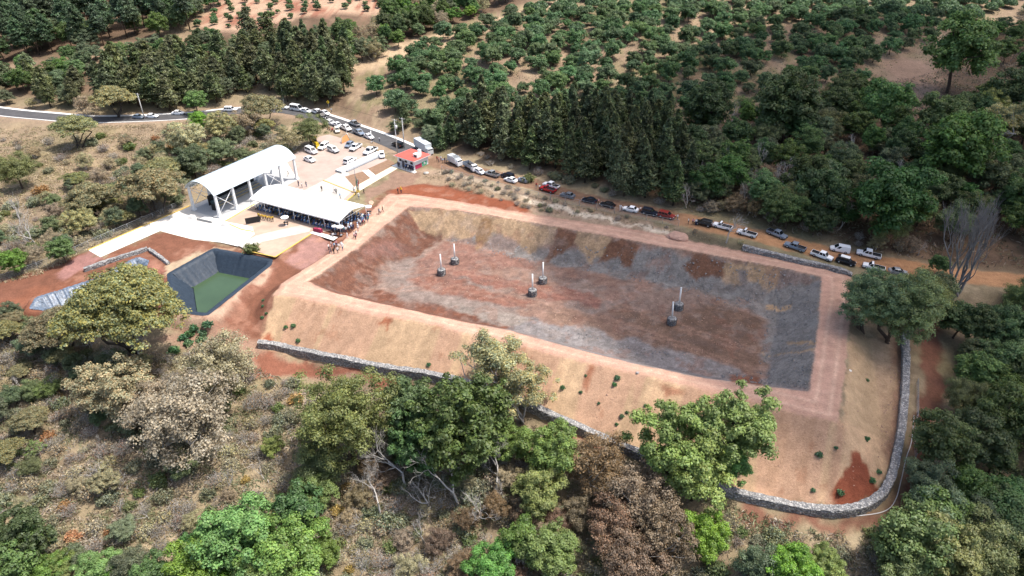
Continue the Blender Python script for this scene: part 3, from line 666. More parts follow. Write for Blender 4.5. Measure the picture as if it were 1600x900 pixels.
# ------------------------------------------------------------------ marquee
EH = 3.1
FL = P(390, 310, EH); FR = P(530, 346.5, EH); BR = P(566, 320, EH)
mx_ = (FR-FL)[:2]; ML = float(np.linalg.norm(mx_)); mx_ /= ML; my_ = np.array([-mx_[1], mx_[0]]); MW = float(np.dot((BR-FR)[:2], my_)); mang = math.atan2(mx_[1], mx_[0])
def inm(x, y, z=0.0): q = FL[:2]+mx_*x+my_*y; return (float(q[0]), float(q[1]), z)
mq = empty('marquee', inm(0, 0), mang, 'long white open sided event tent over a seated crowd', 'tent')
RZ = EH+1.15
prof = lambda x, s=0: [(x, -.12, EH-.28), (x, -.1, EH), (x, MW*.25, EH+.62-s), (x, MW*.5, RZ-s), (x, MW*.75, EH+.62-s), (x, MW+.1, EH), (x, MW+.12, EH-.28)]
rings = []; nseg = 24
for i in range(nseg+1):
    x = ML*i/nseg; sag = .07*abs(math.sin(math.pi*6*i/nseg)); up = prof(x, sag); rings.append(up+[(p[0], p[1]+(.02 if p[1] < MW/2 else -.02), p[2]-.04) for p in up[::-1]])
mb = MB(); mb.loft(rings, 0, True, False); mb.build('roof_canvas', M_FABW, mq)
for i in range(7):
    for y in (0, MW):
        mb = MB(); mb.tube([(ML*i/6, y, 0), (ML*i/6, y, EH)], .06, 6); mb.build('post', M_STEELW, mq)
for i in range(7):
    mb = MB(); x = ML*i/6; mb.tube([(x, 0, EH-.05), (x, MW/2, RZ-.12), (x, MW, EH-.05)], .05, 5); mb.tube([(x, 0, EH-.06), (x, MW, EH-.06)], .03, 4); mb.build('roof_frame', M_STEELW, mq)

# ------------------------------------------------------------------ the red roofed hut
hc = P(645, 259); ha = P(601, 254); d1 = (P(648,264)-P(620,255))[:2]; d1 /= np.linalg.norm(d1); d2 = np.array([-d1[1], d1[0]])
c0 = P(648, 267.5)[:2]; hang = math.atan2(d1[1], d1[0])
HL, HW, HH = 6.6, 5.6, 3.0
# local frame: x along the long front wall (corner at the right end), y going back
hut = empty('guard_hut', (*c0, 0), hang, 'small white hut with flat red roof beside the road entrance', 'hut')
M_WALL = mat('white_wall', (.72, .73, .76), .8, var=.05, scale=.6); M_RED = mat('red_roof', (.56, .10, .075), .75, var=.1, scale=.4)
mb = MB(); mb.box((-HL/2, HW/2, HH/2), (HL, HW, HH)); mb.build('wall', M_WALL, hut)
mb = MB(); mb.add([(-HL-.7,-.7,HH),(.7,-.7,HH),(.7,HW+.7,HH),(-HL-.7,HW+.7,HH),(-HL-.7,-.7,HH+.18),(.7,-.7,HH+.18),(.7,HW+.7,HH+.18),(-HL-.7,HW+.7,HH+.18)], [(0,3,2,1),(0,1,5,4),(1,2,6,5),(2,3,7,6),(3,0,4,7)]); 
mb.build('roof_edge', M_WHITE, hut)
mb = MB(); mb.add([(-HL-.6,-.6,HH+.182),(.6,-.6,HH+.182),(.6,HW+.6,HH+.182),(-HL-.6,HW+.6,HH+.182),(-HL*.62,HW*.5,HH+.75),(-HL*.38,HW*.5,HH+.75)], [(0,1,5,4),(1,2,5),(2,3,4,5),(3,0,4)]); mb.build('roof', M_RED, hut)
mb = MB(); mb.box((-HL/2, HW/2, .08), (HL+2.4, HW+2.6, .16)); mb.build('plinth', M_KERB, hut)
for x in (-1.0, -3.2, -5.4):
    f = MB(); f.box((x, -.03, 2.1), (.9, .06, .7)); fo = f.build('window', M_DARK, hut)
mb = MB(); mb.box((-4.3, -.03, 1.15), (.95, .06, 2.0)); mb.build('door', mat('grey_door', (.1, .1, .12), .5), hut)
mb = MB(); mb.box((-2.0, -.05, .85), (3.3, .04, 1.2)); mb.build('dark_banner', mat('navy_banner', (.015, .02, .06), .7), hut)
mb = MB(); mb.box((.05, 1.6, 1.0), (.04, 2.6, 1.2)); mb.build('red_banner', mat('magenta_banner', (.42, .04, .10), .7), hut)
mb = MB(); mb.box((.05, 4.0, 1.1), (.04, 1.9, 1.2)); gb = mb.build('green_banner', mat('green_banner', (.07, .40, .22), .7), hut)
mb = MB(); mb.cyl((.085, 4.0, 1.15), .42, .02, 18, axis='x'); mb.build('banner_emblem', M_WHITE, gb)
rb = empty('rooftop_tank', (*(c0-d1*.9+d2*2.2), HH+.35), hang, 'white water tank frame standing on the red hut roof', 'tank')
mb = MB(); mb.box((0,0,.5), (1.6,1.5,1.0)); mb.box((-.1,1.2,.9), (.9,.7,1.8)); mb.build('tank_body', M_WHITE, rb)
mb = MB(); mb.box((.1,-.76,.5), (.9,.04,.55)); mb.build('opening', M_DARK, rb)
# white loading platform with grey side walls
pA = P(527, 269)[:2]; pB = P(592, 240)[:2]; pe = (pB-pA); pL = float(np.linalg.norm(pe)); pe /= pL; pn = np.array([-pe[1], pe[0]])
pf = empty('concrete_platform', (*((pA+pB)/2-pn*1.1), 0), math.atan2(pe[1], pe[0]), 'long low white concrete platform with grey sides by the parked cars', 'platform')
mb = MB(); mb.box((0, .5, .3), (pL, 2.4, .6)); mb.build('deck', M_WHITE, pf)
mb = MB(); mb.box((.7, -1.1, .2), (pL-1.6, .7, .4)); mb.build('bench_step', mat('platform_grey', (.30, .31, .32), .9), pf); 
mb = MB(); mb.box((-pL/2-.06, .5, .31), (.12, 2.4, .56)); mb.build('end_wall', bpy.data.materials['platform_grey'], pf)

# ------------------------------------------------------------------ poles, flag, fences, signs
M_CPOLE = mat('pole_concrete', (.52, .51, .49), .8)
def pole(px, py, hgt, lab, arms=True, name='utility_pole', transf=False):
    g = ground(px, py); t = empty(name, g, R(-30), lab, 'pole')
    mb = MB(); mb.tube([(0,0,-.3),(0,0,hgt)], [.19,.11], 8); mb.build('shaft', M_CPOLE, t)
    if arms:
        mb = MB(); mb.box((0,0,hgt-.35), (1.9,.12,.12)); mb.box((0,0,hgt-1.3), (1.2,.1,.1)); mb.build('crossarm', M_GREYST, t)
        for x in (-.85, 0, .85): mb = MB(); mb.cyl((x,0,hgt-.16), .06, .26, 6); mb.build('insulator', M_CONC2, t)
    if transf: mb = MB(); mb.cyl((.38,.1,hgt-2.3), .3, .9, 12); mb.build('transformer', M_STEELW, t)
    return g
hs_ = {}
hs_['a'] = pole(226, 186, 8.6, 'pale roadside lamp pole by the asphalt road at upper left', True)
hs_['b'] = pole(444, 163, 8.6, 'slim utility pole beside the white minibus under dark cypresses')
hs_['c'] = pole(621, 240, 10.5, 'utility pole with transformer left of the red roofed hut', True, transf=True)
hs_['d'] = pole(632, 232, 9.5, 'tall utility pole just behind the red roofed hut')
hs_['e'] = ground(340, 177)
def wire(a, b, za, zb, sag, lab):
    mb = MB(); pts = [(a[0]+(b[0]-a[0])*s, a[1]+(b[1]-a[1])*s, a[2]+za+(b[2]+zb-a[2]-za)*s-sag*4*s*(1-s)) for s in np.linspace(0, 1, 14)]
    mb.tube(pts, .03, 4); tag(mb.build('power_line', M_DARK if 'dark' in lab else M_CPOLE), lab, 'cable')
wire(hs_['a'], hs_['b'], 8.3, 8.3, 1.2, 'dark cable strung between the two left utility poles')
wire(hs_['b'], hs_['c'], 8.3, 10.1, 1.6, 'dark cable strung from the cypress pole to the transformer pole')
wire(hs_['c'], hs_['d'], 10.1, 9.1, .3, 'short dark cable between the two poles near the red hut')
for i, q in enumerate([(542,210),(581,222),(588,224)][:2]):
    g = ground(*q); p = empty('entrance_post', g, 0, ['slim white post at the parking entrance by the orange board', 'slim white post at the parking edge near the white sedan'][i], 'post')
    mb = MB(); mb.tube([(0,0,0),(0,0,3.6)], .11, 8); mb.build('shaft', M_WHITE, p); mb = MB(); mb.box((0,0,.1), (.6,.6,.2)); mb.build('foot', M_KERB, p)
g = ground(540, 222); p = empty('orange_board', g, R(60), 'tall slanted orange board with pale frame at the parking corner', 'board')
mb = MB(); mb.add([(-1.9,0,.1),(1.9,0,.1),(1.5,.5,2.2),(-.9,.5,1.7),(-1.9,.06,.1),(1.9,.06,.1),(1.5,.56,2.2),(-.9,.56,1.7)], [(0,1,2,3),(4,7,6,5),(0,4,5,1),(1,5,6,2),(2,6,7,3),(3,7,4,0)]); mb.build('panel', mat('orange_cloth', (.55,.26,.10), .8), p)
mb = MB(); mb.tube([(-1.9,-.05,.1),(-.9,.42,1.75),(1.5,.42,2.25),(1.9,-.05,.1)], .07, 5); mb.build('frame', M_KERB, p)
g = ground(514, 171); p = empty('road_sign', g, R(-20), 'yellow diamond road sign on a post under the cypresses', 'sign')
mb = MB(); mb.tube([(0,0,0),(0,0,2.4)], .05, 6); mb.build('post', M_GREYST, p)
mb = MB(); s_ = .62; mb.add([(0,-.06,2.6-s_),(s_,-.06,2.6),(0,-.06,2.6+s_),(-s_,-.06,2.6),(0,-.02,2.6-s_),(s_,-.02,2.6),(0,-.02,2.6+s_),(-s_,-.02,2.6)], [(0,1,2,3),(4,7,6,5),(0,4,5,1),(1,5,6,2),(2,6,7,3),(3,7,4,0)]); pn_ = mb.build('plate', mat('sign_yellow', (.75,.50,.02), .5), p)
mb = MB(); mb.box((.06,-.075,2.68), (.34,.02,.1)); mb.box((-.06,-.075,2.5), (.1,.02,.34)); mb.build('arrow', M_DARK, pn_)
# flag mast
g = P(558, 300); fl = empty('flag_mast', g, 0, 'tall thin flag mast with drooping green white and red flag', 'flag')
mb = MB(); mb.tube([(0,0,0),(0,0,9.2)], [.09,.05], 8); mb.build('mast', M_GREYST, fl); mb = MB(); mb.box((0,0,.2), (1.2,1.2,.4)); mb.build('base', M_YEL, fl)
fm = [mat('flag_'+n, c, .8) for n, c in (('green', (.02,.17,.08)), ('white', (.7,.7,.68)), ('red', (.42,.02,.04)))]
f = MB()
for k in range(3):
    rows = [[(.06+.22*k+.22*u+.1*math.sin(v*5+k), .12*math.sin(6*v+3*u+k), 4.3-2.6*v-.5*u-.35*k) for u in (0, .5, 1)] for v in np.linspace(0, 1, 9)]
    vs = [q for r_ in rows for q in r_]; f.add(vs, [(i*3+j, i*3+j+1, (i+1)*3+j+1, (i+1)*3+j) for i in range(8) for j in range(2)], k, True)
f.build('flag', fm, fl)
# wire fences
def fence(px, lab, hgt=1.6, gap=2.6, m=None, thick=.05):
    L = smooth_line([ground(*q) for q in px], 6); pts = [L[0]]
    acc = 0
    for a, b in zip(L[:-1], L[1:]):
        acc += np.linalg.norm((b-a)[:2])
        if acc > gap: pts.append(b); acc = 0
    f = empty('wire_fence', pts[0], 0, lab, 'fence'); o = np.array(pts[0]); loc = [np.array([q[0], q[1], float(h(q[0], q[1]))])-np.array([o[0], o[1], o[2]]) for q in pts]
    for q in loc: mb = MB(); mb.tube([q+(0,0,-.2), q+(0,0,hgt)], thick, 5); mb.build('fence_post', m or M_GREYST, f)
    mb = MB()
    for z_ in (.12, .45, .8, 1.15, hgt-.04): mb.tube([q+(0,0,z_) for q in loc], .018 if z_ < hgt-.1 else .035, 4)
    for a, b in zip(loc[:-1], loc[1:]):
        for k in range(7): c = a+(b-a)*k/7; d = a+(b-a)*min(1, (k+2)/7); mb.tube([c+(0,0,.1), d+(0,0,hgt-.05)], .009, 3, cap=False); mb.tube([d+(0,0,.1), c+(0,0,hgt-.05)], .009, 3, cap=False)
    mb.build('wire_net', m or M_GREYST, f)
fence([(0,441),(60,420),(120,395),(180,368),(240,342),(285,322)], 'grey chain link fence along the edge of the dry meadow')
fence([(690,268),(740,284),(800,300),(860,313),(905,322),(960,334),(1010,345),(1060,354)], 'thin wire fence on the bank below the cars under the conifers', 1.7, 3.2)
fence([(1430,716),(1427,690),(1432,650),(1432,600)], 'thin wire fence on red earth outside the right end of the stone wall', 1.3, 3.0)
# dark board, umbrellas, table, boulders, manhole
g = P(396, 349); p = empty('stage_board', g, R(25), 'dark freestanding board beside the yellow shirted row', 'board')
mb = MB(); mb.box((0,0,.9), (3.4,.12,1.5)); mb.build('panel', M_DARK, p)
for x in (-1.5, 1.5): mb = MB(); mb.box((x,0,.1), (.1,.8,.2)); mb.build('foot', M_GREYST, p)
def umbrella(px, py, r, lab, hgt=2.2):
    g = P(px, py, 0); t = empty('umbrella', g, random.uniform(0,3), lab, 'umbrella', 'white umbrellas round the marquee'); n = 8
    mb = MB(); top = (0,0,hgt+r*.3); vs = [top]+[(r*math.cos(2*math.pi*k/n), r*math.sin(2*math.pi*k/n), hgt) for k in range(n)]+[(r*.97*math.cos(2*math.pi*k/n), r*.97*math.sin(2*math.pi*k/n), hgt-.22) for k in range(n)]
    mb.add(vs, [(0,1+k,1+(k+1)%n) for k in range(n)]+[(1+k,1+n+k,1+n+(k+1)%n,1+(k+1)%n) for k in range(n)]); mb.build('cover', M_FABW, t)
    mb = MB(); mb.tube([(0,0,0),(0,0,hgt+r*.3)], .04, 6); mb.cyl((0,0,.06), .3, .12, 12); mb.build('pole', M_STEELW, t)
    mb = MB(); mb.box((0,.25,.72), (1.1,.7,.06)); mb.box((-.4,.25,.35), (.06,.5,.7)); mb.box((.4,.25,.35), (.06,.5,.7)); o = mb.build('table', M_DARK, None); o.location = g; o.name = 'folding_table'
    tag(o, 'dark folding table under the '+lab, 'table', 'folding tables under umbrellas')
umbrella(447, 352, .95, 'white umbrella alone on the forecourt before the marquee'); umbrella(577, 335, .85, 'white umbrella at the far right end of the marquee')
umbrella(533, 367, .85, 'larger white umbrella at the near right corner of the marquee'); umbrella(524, 366, .6, 'small white umbrella left of the near marquee corner')
g = P(497, 362); p = empty('draped_table', g, math.atan2(mx_[1], mx_[0]), 'low table draped in maroon cloth before the marquee', 'table')
mb = MB(); mb.box((0,0,.4), (2.3,.8,.8), 0, 0, .97); mb.build('cloth', mat('maroon_cloth', (.22,.02,.05), .8, var=.2, scale=2), p); mb = MB(); mb.box((.6,0,.88), (.8,.5,.14)); mb.build('folded_cover', mat('pink_cloth', (.45,.06,.12), .8), p)
def rock(px, py, r, lab, col=(.36,.23,.18), seed=0, flat=.5):
    bm = bmesh.new(); bmesh.ops.create_icosphere(bm, subdivisions=3, radius=1)
    for v in bm.verts:
        q = v.co; n = float(fbm(q.x*1.7+seed, q.y*1.7+q.z*1.3, seed, 3)); v.co = Vector((q.x*r, q.y*r*.7, q.z*r*flat))*(.6+.8*n)
    me = bpy.data.meshes.new('boulder'); bm.to_mesh(me); bm.free(); me.materials.append(mat('rock', col, .9, var=.25, scale=1.5, bump=.5)); o = link('boulder', me); o.location = ground(px, py); o.rotation_euler[2] = seed
    tag(o, lab, 'rock')
rock(1058, 370, 2.6, 'long pink earth mound on the bank below the black sport utility', (.40,.25,.19), 3, .35)
rock(580, 317, 1.1, 'pink earth lump near the right end of the marquee', (.45,.28,.2), 5, .4)
rock(1328, 579, .35, 'white stone lying at the right edge of the crest road', (.7,.66,.6), 6); rock(996, 583, .4, 'small grey stone on the near edge of the crest road', (.3,.27,.25), 7)
g = ground(666, 271); mb = MB(); mb.cyl((0,0,.15), .75, .3, 20); mb.cyl((0,0,.31), .45, .06, 16); o = mb.build('manhole', M_CONC2); o.location = g; tag(o, 'round pale concrete manhole below the red roofed hut', 'manhole')

def rubble(name, poly_px, n, lo, hi_, m, seed, label, pred=None):
    rng = np.random.default_rng(seed); W = np.array([ground(a, b)[:2] for a, b in poly_px]); l0, l1 = W.min(0), W.max(0); p = rng.uniform(l0, l1, (n*4, 2)); p = p[sdist(p[:, 0], p[:, 1], W) < 0]
    d = fbm(p[:, 0]/3, p[:, 1]/3, seed, 4); p = p[d > .44+rng.uniform(-.1, .12, len(p))][:n]; k = len(p); z = h(p[:, 0], p[:, 1]); r = lo+(hi_-lo)*rng.random(k)**3
    base_ = np.array([(1, 0, 0), (-.5, .87, 0), (-.5, -.87, 0), (0, 0, .8), (0, 0, -.4)]); V = p_ = (base_[None]+rng.uniform(-.3, .3, (k, 5, 3)))*r[:, None, None]; V[:, :, 0] += p[:, :1]; V[:, :, 1] += p[:, 1:]; V[:, :, 2] += z[:, None]+.02
    F_ = np.array([(0, 1, 3), (1, 2, 3), (2, 0, 3), (1, 0, 4), (2, 1, 4), (0, 2, 4)]); F_ = (F_[None]+(np.arange(k)*5)[:, None, None]).reshape(-1, 3)
    me = bpy.data.meshes.new(name); me.from_pydata(V.reshape(-1, 3).tolist(), [], F_.tolist()); me.materials.append(m); return tag(link(name, me), label, 'stones', kind='stuff')
M_RUB = mat('rubble_grey', (.21, .20, .195), .9); M_RUBR = mat('rubble_pink', (.42, .27, .2), .9)
rubble('grey_rubble', [(690,372),(820,384),(1000,388),(1200,420),(1285,434),(1265,610),(1190,600),(1000,555),(800,500),(1000,540),(1180,590),(1200,490),(1000,440),(800,405)], 5200, .05, .34, M_RUB, 3, 'loose dark grey rubble over the basin banks')
rubble('pale_rubble', [(590,430),(680,385),(830,420),(1180,480),(1185,580),(900,520),(700,470)], 1500, .03, .17, M_RUBR, 4, 'small pale stones scattered over the basin floor')
rubble('slope_stones', [(430,462),(800,540),(1310,664),(1330,520),(1402,560),(1400,690),(1370,770),(1150,760),(850,635),(410,535)], 2600, .04, .17, M_RUBR, 5, 'small stones scattered over the tan embankment slope')
rubble('toe_stones', [(1380,600),(1396,520),(1410,560),(1404,700),(1380,740),(1375,690)], 900, .05, .22, M_RUBR, 6, 'pale stones along the inside of the right stone wall')
# ------------------------------------------------------------------ vehicles
M_GLASS = mat('car_glass', (.012, .015, .018), .08, spec=.6); M_TYRE = mat('tyre_rubber', (.018, .018, .018), .85); M_RIM = mat('wheel_rim', (.42, .42, .43), .35, .7)
M_LAMPW = mat('lamp_clear', (.75, .75, .72), .15); M_LAMPR = mat('lamp_red', (.35, .015, .012), .25); M_TRIM = mat('black_trim', (.025, .025, .027), .6); M_BED = mat('bed_liner', (.03, .03, .033), .8)
PAINT = {n: mat('paint_'+n, c, .28, mt, .5) for n, c, mt in [('white', (.85, .85, .85), 0), ('silver', (.42, .44, .46), .5), ('grey', (.20, .22, .25), .4), ('bluegrey', (.24, .29, .36), .3), ('black', (.012, .012, .014), 0),
        ('red', (.42, .022, .025), 0), ('dark_red', (.22, .025, .02), 0), ('navy', (.012, .016, .03), .2), ('dark_green', (.02, .035, .03), .2), ('cream', (.68, .62, .5), 0), ('yellow', (.70, .48, .03), 0), ('pale', (.62, .66, .68), .2)]}
def car_body(mb, secs, W, roof_mi=0):       # secs: (x, z bottom, z top, width factor)
    rings = []
    for x, zb, zt, k in secs:
        w = W/2*k
        rings.append([(x, -w*.96, zb), (x, w*.96, zb), (x, w, zb+(zt-zb)*.35), (x, w*.985, zb+(zt-zb)*.75), (x, w*.90, zt), (x, -w*.90, zt), (x, -w*.985, zb+(zt-zb)*.75), (x, -w, zb+(zt-zb)*.35)])
    mb.loft([r_[::-1] for r_ in rings], 0, True, False)
def cabin(mb, xb0, xb1, xr0, xr1, zb, zr, W):
    w0, w1 = W/2*.94, W/2*.82
    B = [(xb0, -w0, zb), (xb1, -w0, zb), (xb1, w0, zb), (xb0, w0, zb)]; T = [(xr0, -w1, zr), (xr1, -w1, zr), (xr1, w1, zr), (xr0, w1, zr)]
    xm0, xm1 = xr0+.12, xr1-.12; Tt = [(xm0, -w1+.12, zr+.05), (xm1, -w1+.12, zr+.05), (xm1, w1-.12, zr+.05), (xm0, w1-.12, zr+.05)]
    mb.loft([B, T, Tt], 0, True, False); return B, T
def pane(a, b, c, d, lo, hi, l, r, out):    # a quad inset in face a,b (bottom) c,d (top), pushed out
    a, b, c, d = map(Vector, (a, b, c, d)); f = lambda u, v: (a.lerp(b, u)).lerp(d.lerp(c, u), v)
    q = [f(l, lo), f(r, lo), f(r, hi), f(l, hi)]; n = (q[1]-q[0]).cross(q[3]-q[0]).normalized()*out
    fr = [p+n for p in q]; mb = MB(); mb.add(fr+[p-n for p in q], [(0, 1, 2, 3), (7, 6, 5, 4), (0, 4, 5, 1), (1, 5, 6, 2), (2, 6, 7, 3), (3, 7, 4, 0)]); return mb
def glass(t, B, T, side_splits, rear=True, side_from=0.05, side_to=.95):
    for nm, (a, b, c, d) in (('windshield', (B[1], B[2], T[2], T[1])), ('rear_window', (B[3], B[0], T[0], T[3]))):
        if nm == 'rear_window' and not rear: continue
        pane(a, b, c, d, .08, .92, .06, .94, .018).build(nm, M_GLASS, t)
    for (a, b, c, d), fl in (((B[0], B[1], T[1], T[0]), 0), ((B[2], B[3], T[3], T[2]), 1)):
        for l, r in side_splits:
            if fl: l, r = 1-r, 1-l
            pane(a, b, c, d, .12, .86, l, r, .015).build('side_window', M_GLASS, t)
def wheels(t, xs, W, r=.34):
    for x in xs:
        for s in (-1, 1):
            mb = MB(); mb.cyl((x, s*(W/2-.1), r), r, .22, 18, 0, 'y'); o = mb.build('wheel', M_TYRE, t)
            mb = MB(); mb.cyl((x, s*(W/2+.012), r), r*.6, .02, 12, 0, 'y'); mb.build('rim', M_RIM, o)
            mb = MB(); 
def lamps(t, xf, xr, W, zf, zr):
    for s in (-1, 1):
        mb = MB(); mb.box((xf, s*W*.37, zf), (.10, W*.17, .16)); mb.build('headlight', M_LAMPW, t)
        mb = MB(); mb.box((xr, s*W*.41, zr), (.08, W*.10, .24)); mb.build('taillight', M_LAMPR, t)
def base(name): return empty(name)
def m_sedan(L=4.5, W=1.76, H=1.46, name='parked_car', hatch=False):
    t = base(name); h2 = L/2; mb = MB()
    tail = [(-h2, .42, .72, .86), (-h2+.12, .26, .95, .95), (-h2+.75, .2, 1.0, 1)] if not hatch else [(-h2, .42, .85, .9), (-h2+.1, .26, 1.0, .97), (-h2+.6, .2, 1.02, 1)]
    car_body(mb, tail+[(0, .2, .98, 1), (h2*.42, .2, .93, 1), (h2*.78, .22, .84, .97), (h2-.12, .28, .70, .90), (h2, .40, .60, .78)], W)
    B, T = cabin(mb, -h2+(.12 if hatch else .62), h2*.50, -h2+(.55 if hatch else 1.25), h2*.10, .96, H, W); mb.build('body', PAINT['white'], t)
    glass(t, B, T, [(.10, .47), (.52, .88)]); wheels(t, (-h2*.58, h2*.62), W, .32); lamps(t, h2-.07, -h2+.06, W, .66, .78)
    mb = MB(); mb.box((h2-.02, 0, .38), (.12, W*.74, .16)); mb.build('bumper', M_TRIM, t); return t
def m_suv(L=4.7, W=1.86, H=1.76, name='parked_suv', rack=False):
    t = base(name); h2 = L/2; mb = MB()
    car_body(mb, [(-h2, .5, .9, .92), (-h2+.12, .3, 1.05, .98), (-h2+.5, .28, 1.08, 1), (0, .28, 1.08, 1), (h2*.42, .28, 1.06, 1), (h2*.82, .3, .98, .97), (h2-.08, .36, .86, .92), (h2, .45, .72, .84)], W)
    B, T = cabin(mb, -h2+.08, h2*.50, -h2+.34, h2*.16, 1.06, H, W); mb.build('body', PAINT['white'], t)
    glass(t, B, T, [(.05, .30), (.34, .60), (.64, .90)]); wheels(t, (-h2*.60, h2*.62), W, .37); lamps(t, h2-.06, -h2+.05, W, .82, .95)
    mb = MB(); mb.box((h2, 0, .5), (.14, W*.8, .2)); mb.build('bumper', M_TRIM, t)
    if rack: mb = MB(); mb.box((-.35, 0, H+.12), (2.2, W*.72, .1)); mb.build('roof_panel', M_WHITE, t)
    return t
def m_pickup(double=True, L=5.35, W=1.86, H=1.80, name='pickup_truck'):
    t = base(name); h2 = L/2; mb = MB(); xb = -.72 if double else .12      # bed front
    car_body(mb, [(xb, .38, 1.02, 1), (h2*.38, .38, 1.06, 1), (h2*.80, .40, 1.02, .98), (h2-.08, .42, .92, .94), (h2, .5, .78, .88)], W)
    mb.box(((-h2+xb)/2, 0, .56), (xb+h2, W*.92, .34))
    B, T = cabin(mb, xb+.02, h2*.52, xb+.14, h2*.27, 1.04, H, W)
    for s in (-1, 1): mb.box(((-h2+xb)/2, s*(W/2-.05), .82), (xb+h2-.01, .1, .5), 0)
    mb.box((-h2+.05, 0, .84), (.1, W-.22, .5)); mb.box((xb-.03, 0, .85), (.06, W-.22, .5)); mb.build('body', PAINT['white'], t)
    glass(t, B, T, [(.08, .46), (.52, .88)] if double else [(.14, .86)])
    mb = MB(); mb.box(((-h2+xb)/2+.01, 0, .752), (xb+h2-.2, W-.24, .03)); mb.build('bed_floor', M_BED, t)
    mb = MB(); 
    for s in (-1, 1): mb.box(((-h2+xb)/2+.01, s*(W/2-.112), .9), (xb+h2-.2, .02, .32))
    mb.box((-h2+.112, 0, .9), (.02, W-.26, .32)); mb.box((xb-.072, 0, .9), (.02, W-.26, .32)); mb.build('bed_liner', M_BED, t)
    wheels(t, (-h2*.62, h2*.62), W, .39); lamps(t, h2-.07, -h2+.01, W, .82, .86)
    mb = MB(); mb.box((h2, 0, .5), (.16, W*.86, .2)); mb.box((-h2-.04, 0, .5), (.12, W*.86, .16)); mb.build('bumper', M_TRIM, t); return t
def m_van(L=4.7, W=1.86, H=1.88, panel=True, name='panel_van'):
    t = base(name); h2 = L/2; mb = MB()
    car_body(mb, [(-h2, .4, 1.0, .95), (-h2+.1, .28, 1.08, 1), (0, .28, 1.08, 1), (h2*.52, .28, 1.05, 1), (h2*.84, .3, .95, .96), (h2, .42, .72, .84)], W)
    B, T = cabin(mb, -h2+.03, h2*.62, -h2+.1, h2*.22, 1.06, H, W*1.06); mb.build('body', PAINT['white'], t)
    glass(t, B, T, [(.70, .90)] if panel else [(.06, .27), (.31, .52), (.56, .77), (.8, .93)], rear=not panel); wheels(t, (-h2*.58, h2*.62), W, .35); lamps(t, h2-.1, -h2+.03, W, .72, .95)
    mb = MB(); mb.box((h2-.03, 0, .42), (.14, W*.8, .18)); mb.build('bumper', M_TRIM, t); return t
def m_stake():
    t = base('cargo_truck'); mb = MB(); W = 2.1
    mb.box((2.35, 0, 1.05), (1.5, 1.95, 1.2)); mb.box((2.25, 0, 1.95), (1.3, 1.85, .7), 0, 0, .86); mb.build('cab', PAINT['white'], t)
    mb = MB(); mb.box((2.97, 0, 1.95), (.06, 1.6, .5)); mb.build('windshield', M_GLASS, t)
    for s in (-1, 1): mb = MB(); mb.box((2.25, s*.9, 1.95), (.8, .06, .42)); mb.build('side_window', M_GLASS, t)
    mb = MB(); mb.box((-.9, 0, .85), (5.0, W, .18)); mb.build('bed_floor', M_BED, t)
    mb = MB()
    for s in (-1, 1):
        for z_ in (1.1, 1.45, 1.8): mb.box((-.9, s*W/2, z_), (5.0, .06, .22))
        for x in (-3.3, -2.1, -.9, .3, 1.5): mb.box((x, s*(W/2+.035), 1.4), (.1, .06, 1.1))
    mb.box((-3.42, 0, 1.4), (.06, W, 1.0)); mb.box((1.6, 0, 1.5), (.08, W, 1.3)); mb.build('stake_side', PAINT['bluegrey'], t)
    wheels(t, (-2.2, 2.2), 1.95, .42); lamps(t, 3.1, -3.46, 1.9, .85, .8); return t
def m_box():
    t = base('box_truck'); mb = MB(); W = 2.2
    mb.box((-2.3, 0, 1.0), (1.4, 2.0, 1.3)); mb.box((-2.2, 0, 1.9), (1.2, 1.9, .7), 0, 0, .86); mb.build('cab', PAINT['white'], t)
    mb = MB(); mb.box((-2.84, 0, 1.9), (.05, 1.6, .48)); mb.build('windshield', M_GLASS, t)
    mb = MB(); mb.box((.9, 0, 1.75), (4.6, W, 2.0)); mb.build('cargo_box', PAINT['pale'], t)
    for x in (-.9, 0, .9): mb = MB(); mb.box((x-.2, 0, 2.79), (.35, W*.92, .06)); mb.build('roof_bar', M_TRIM, t)
    wheels(t, (-2.1, 2.0), 2.0, .42); return t
def m_trailer():
    t = base('cargo_trailer'); mb = MB(); mb.box((0, 0, 2.35), (8.2, 2.5, 2.6)); mb.build('cargo_box', PAINT['pale'], t)
    mb = MB()
    for k in range(10): mb.box((-4.0+k*.89, -1.262, 2.35), (.06, .024, 2.4))
    mb.build('side_rib', PAINT['silver'], t)
    for s in (-1, 1): mb = MB(); mb.box((4.115, s*.61, 2.35), (.03, 1.16, 2.4)); mb.build('rear_door', PAINT['white'], t)
    mb = MB(); mb.box((0, 0, .92), (8.0, 1.1, .24)); mb.build('chassis', M_TRIM, t); wheels(t, (2.2, 3.3), 2.4, .48)
    mb = MB(); mb.box((-4.9, 0, 1.5), (1.6, 2.2, 1.9), 0, 0, .9); mb.build('cab', PAINT['white'], t); mb = MB(); mb.box((-5.62, 0, 1.9), (.05, 1.8, .6)); mb.build('windshield', M_GLASS, t); wheels(t, (-4.8,), 2.2, .46); return t
